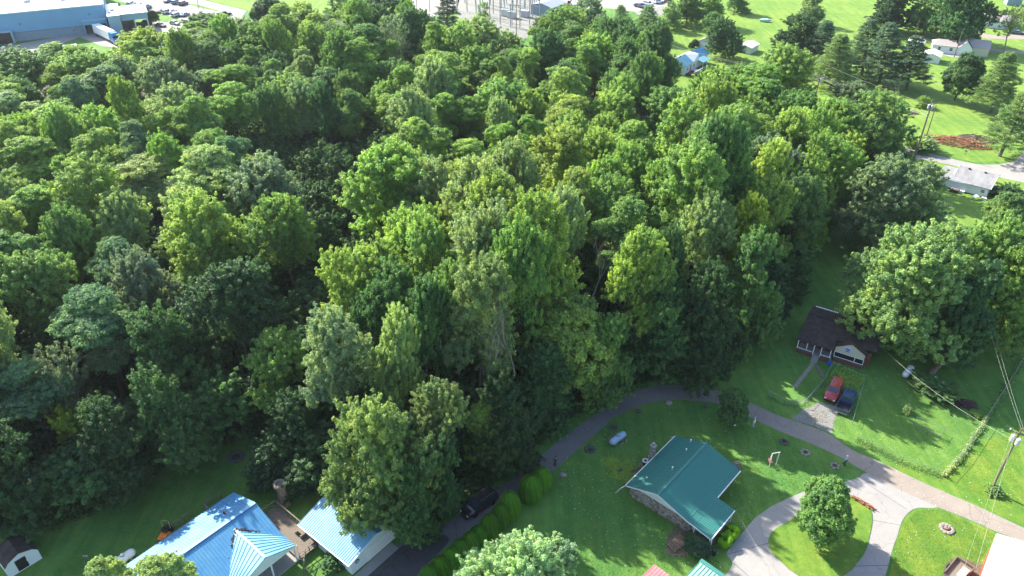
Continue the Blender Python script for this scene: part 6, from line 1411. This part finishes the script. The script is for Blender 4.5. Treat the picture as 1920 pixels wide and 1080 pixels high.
for a in (-.6, .6):
    for b in (-.4, .4): MB().box(a-.03, b-.03, 0, a+.03, b+.03, .7).build('leg', 'white_paint', o)
for (u, v, l) in ((1803, 361, 'white chest beside the steps of the grey roofed house'), (1844, 374, 'low white box at the corner of the grey roofed house')): 
    o = thing('storage_chest', l, 'chest', at(u, v), -.7); MB().box(-.5, -.25, 0, .5, .25, .4).build('body', 'white_paint', o); MB().box(-.52, -.27, .4, .52, .27, .46).build('lid', 'white_metal', o)
o = thing('tripod_stand', 'thin metal stand on the lawn left of the white tank', 'stand', at(166, 1056)); [MB().tube([(0, 0, 1.3), q], .03, 5).build('leg', 'steel', o) for q in ((.5, 0, 0), (-.3, .4, 0), (-.3, -.4, 0))]; MB().box(-.3, -.03, 1.28, .3, .03, 1.34).build('top_bar', 'steel', o)
o = tag(MB().rock((0, 0, .3), .3, .3, .35, 3, 8).build('dried_plant', 'straw', None, at(1700, 775)), 'tuft of dry straw coloured plants on the sunny lawn', 'plant')
vines([at(1694, 770), at(1706, 778)], 1400, .3, .6, 'dry stalks on the sunny lawn', tone='olive', sz=.12, name='dry_stalks')
o = thing('covered_boat', 'small dark green covered boat on the far lawn', 'boat', at(1435, 41), -.3); loft([(-2.2, .5, .3, .9, .0), (-1, .9, .2, 1.0, .15), (.8, .9, .2, 1.0, .2), (2.2, .2, .5, .9, .0)]).build('cover', 'pale_green_metal', o); MB().box(-1.2, -.7, 0, 1.0, .7, .3).build('cradle', 'dark_metal', o)
o = thing('raised_bed', 'rectangular timber garden bed on the far lawn', 'garden bed', at(1618, 33), -.75)
for (a, b, c, d) in ((0, 0, 7, .2), (0, 2.6, 7, 2.8), (0, .2, .2, 2.6), (6.8, .2, 7, 2.6)): MB().box(a, b, 0, c, d, .25).build('timber', 'weathered_wood', o)
o = thing('garden_lamp', 'white globe lamp at the wood edge near the pines', 'lamp', at(1599, 178)); MB().tube([(0, 0, 0), (0, 0, 3.0)], .05, 6).build('post', 'steel', o); MB().lathe([(.05, 3.0), (.35, 3.2), (.38, 3.45), (.2, 3.7), (.03, 3.78)], 12).build('globe', 'white_paint', o, smooth=True)
o = thing('mailbox', 'small dark mailbox on a post by the far road', 'mailbox', at(1809, 291)); MB().box(-.05, -.05, 0, .05, .05, 1.0).build('post', 'pole_wood', o); MB().box(-.12, -.25, 1.0, .12, .25, 1.25).build('box', 'black_plastic', o)

# ---------------------------------------------------------------- people
def skin_body(name, joints, edges, m, parent, sub=1):
    me = bpy.data.meshes.new(name); me.from_pydata([j[:3] for j in joints], edges, []); o = bpy.data.objects.new(name, me); col.objects.link(o); o.parent = parent
    sk = o.modifiers.new('skin', 'SKIN'); lay = me.skin_vertices[0] if me.skin_vertices else None
    bm = bmesh.new(); bm.from_mesh(me); L = bm.verts.layers.skin.verify(); bm.verts.ensure_lookup_table()
    for v, j in zip(bm.verts, joints): v[L].radius = (j[3], j[4] if len(j) > 4 else j[3])
    bm.verts[0][L].use_root = True; bm.to_mesh(me); bm.free()
    s = o.modifiers.new('sub', 'SUBSURF'); s.levels = s.render_levels = sub + 1; me.materials.append(MATS[m]); return o
def person(u, v, rz, label, top_m, leg_m, stride=.22, hat=None, arm=0.1):
    o = thing('person', label, 'person', at(u, v), rz); s = stride
    J = [(0, 0, .93, .13, .10), (0, 0, 1.15, .13, .10), (0, 0, 1.38, .16, .10), (0, 0, 1.5, .06), (0, .01, 1.6, .075), (0, .0, 1.72, .085), 
         (.19, 0, 1.4, .055), (.26, .02+arm, 1.13, .042), (.24, .16+arm, .92, .032), (.24, .2+arm, .84, .03), (-.19, 0, 1.4, .055), (-.26, -.03, 1.13, .042), (-.25, .02, .9, .032), (-.25, .03, .82, .03),
         (.09, 0, .88, .09), (.1, s*.5+.03, .5, .06), (.1, s*.9, .1, .045), (.1, s*.9+.16, .04, .04), (-.09, 0, .88, .09), (-.1, -s*.3+.03, .5, .06), (-.1, -s*.9, .1, .045), (-.1, -s*.9+.15, .04, .04)]
    E_ = [(0, 1), (1, 2), (2, 3), (3, 4), (4, 5), (2, 6), (6, 7), (7, 8), (8, 9), (2, 10), (10, 11), (11, 12), (12, 13), (0, 14), (14, 15), (15, 16), (16, 17), (0, 18), (18, 19), (19, 20), (20, 21)]
    skin_body('body', J, E_, 'skin', o)
    g = lambda k, d: tuple(J[k][:3])+tuple(r+d for r in J[k][3:])
    T_ = [g(0, .03), g(1, .035), g(2, .03), g(6, .03), g(7, .025), g(8, .02), g(10, .03), g(11, .025), g(12, .02)]
    skin_body('shirt', T_, [(0, 1), (1, 2), (2, 3), (3, 4), (4, 5), (2, 6), (6, 7), (7, 8)], top_m, o)
    Tr = [g(0, .025), g(14, .03), g(15, .03), g(16, .03), g(18, .03), g(19, .03), g(20, .03)]
    skin_body('trousers', Tr, [(0, 1), (1, 2), (2, 3), (0, 4), (4, 5), (5, 6)], leg_m, o)
    for k in (17, 21): MB().box(J[k][0]-.06, J[k][1]-.2, 0, J[k][0]+.06, J[k][1]+.06, .09).build('shoe', 'black_plastic', o)
    MB().lathe([(.02, 1.83), (.09, 1.81), (.115, 1.72), (.105, 1.66)], 10, (0, -.02, 0)).build('hair' if not hat else 'cap', hat or 'hair', o)
    return o
person(1041, 873, 1.2, 'person in dark clothes standing on the shaded road, the upper of two', 'cloth_dark', 'cloth_dark', .12)
person(1020, 894, -2.4, 'person in dark clothes on the road edge behind the arborvitae', 'cloth_grey', 'cloth_dark', .15)
person(1583, 872, .5, 'person in a light blue jacket and white cap beside the road', 'cloth_blue', 'cloth_dark', .2, 'white_paint', .2)

# ---------------------------------------------------------------- ground litter and undergrowth
mb = MB()
for k in range(260):
    u, v = random.uniform(1050, 1420), random.uniform(770, 1070); p = at(u, v); mb.rock((p.x, p.y, .03), .05, .05, .03, k, 5)
for k in range(120):
    u, v = random.uniform(1620, 1900), random.uniform(700, 1060); p = at(u, v); mb.rock((p.x, p.y, .03), .05, .05, .03, k, 5)
tag(mb.build('clover_flowers', 'chicken_white'), 'tiny white clover flowers scattered in the lawns', kind='stuff')
mb = MB(); gc = at(1530, 785)
for k in range(700):
    a = random.uniform(0, 6.28); r_ = abs(random.gauss(0, .55)); u, v = 1532+42*r_*math.cos(a)*1.25, 784+28*r_*math.sin(a)*1.25; p = at(u, v); s_ = random.uniform(.04, .1); mb.rock((p.x, p.y, .03), s_, s_, s_*.6, k, 5)
tag(mb.build('loose_gravel', 'stone_pale'), 'loose gravel spilling over the grass below the parked cars', kind='stuff')
# weeds and brambles on the wood floor and along its edge
P = []; hs = []
n = 0
while n < 52000:
    x, y = random.uniform(-110, 100), random.uniform(50, 230)
    if inpoly(x, y, FG): a_ = .5+.5*math.sin(x*.7)*math.cos(y*.6); P.append((x, y, random.random()**2*(.3+1.1*a_))); n += 1
for _ in range(30000):
    i = random.randrange(3, 27); a, b = FG[i], FG[i+1]; c = a.lerp(b, random.random()); P.append((c.x+random.gauss(0, .9), c.y+random.gauss(0, .9), random.random()**1.6*1.5))
P = np.array(P); me = leaf_mesh('undergrowth', P, rng.normal(size=P.shape)*.5+np.array((0, 0, .9)), rng.uniform(.12, .42, len(P)), rng.uniform(.1, .9, len(P)), 'leaf')
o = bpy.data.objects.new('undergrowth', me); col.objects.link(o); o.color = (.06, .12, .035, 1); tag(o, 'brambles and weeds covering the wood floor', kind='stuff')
# grass tufts on near lawns
def tufts(px, n, hmax, name, label, tone, sz=.09):
    Q = [at(*q) for q in px]; xs_ = [q.x for q in Q]; ys_ = [q.y for q in Q]; P = []
    while len(P) < n:
        x, y = random.uniform(min(xs_), max(xs_)), random.uniform(min(ys_), max(ys_))
        if inpoly(x, y, Q): P.append((x, y, random.random()*hmax))
    P = np.array(P); N_ = rng.normal(size=P.shape)*np.array((1, 1, .35)); me = leaf_mesh(name, P, N_, rng.uniform(.5, 1.2, len(P))*sz, rng.uniform(.2, 1., len(P)), 'leaf', .25)
    o = bpy.data.objects.new(name, me); col.objects.link(o); o.color = (*tone, 1); tag(o, label, kind='stuff')
tufts([(1040, 905), (1130, 800), (1200, 775), (1340, 765), (1560, 870), (1600, 890), (1430, 950), (1330, 1080), (1000, 1080), (1060, 960)], 34000, .07, 'lawn_tufts', 'grass tufts of the lawn round the green roofed house', (.07, .17, .03))
tufts([(1560, 800), (1650, 720), (1900, 640), (1920, 960), (1760, 900), (1650, 860)], 34000, .08, 'lawn_tufts', 'grass tufts of the right lawn', (.10, .20, .035), .065)
tufts([(1662, 1080), (1690, 985), (1722, 956), (1765, 955), (1866, 1003), (1820, 1080)], 15000, .07, 'lawn_tufts', 'grass tufts of the lawn by the red barn', (.095, .19, .033), .06)
tufts([(100, 1080), (190, 965), (330, 862), (480, 810), (520, 860), (540, 900), (560, 960), (430, 930), (240, 1060), (200, 1080)], 20000, .08, 'lawn_tufts', 'grass tufts of the shaded lawn by the blue house', (.065, .16, .03))

# ---------------------------------------------------------------- air
hz = bpy.data.materials.new('haze'); hz.use_nodes = True; hn = hz.node_tree; hn.nodes.clear()
ho = hn.nodes.new('ShaderNodeOutputMaterial'); pv = hn.nodes.new('ShaderNodeVolumePrincipled'); pv.inputs['Color'].default_value = (.80, .90, 1, 1); pv.inputs['Density'].default_value = HAZE; pv.inputs['Anisotropy'].default_value = .3
hn.links.new(pv.outputs[0], ho.inputs['Volume']); MATS['haze'] = hz
MB().box(-1900, -1100, -1, 1900, 2900, 82).build('haze', 'haze', kind='stuff') if HAZE > 0 else None
tri = sum(sum(len(p.vertices)-2 for p in m.polygons) if len(m.polygons) < 3000 else len(m.polygons) for m in bpy.data.meshes if m.users); print('TRIANGLES', tri)
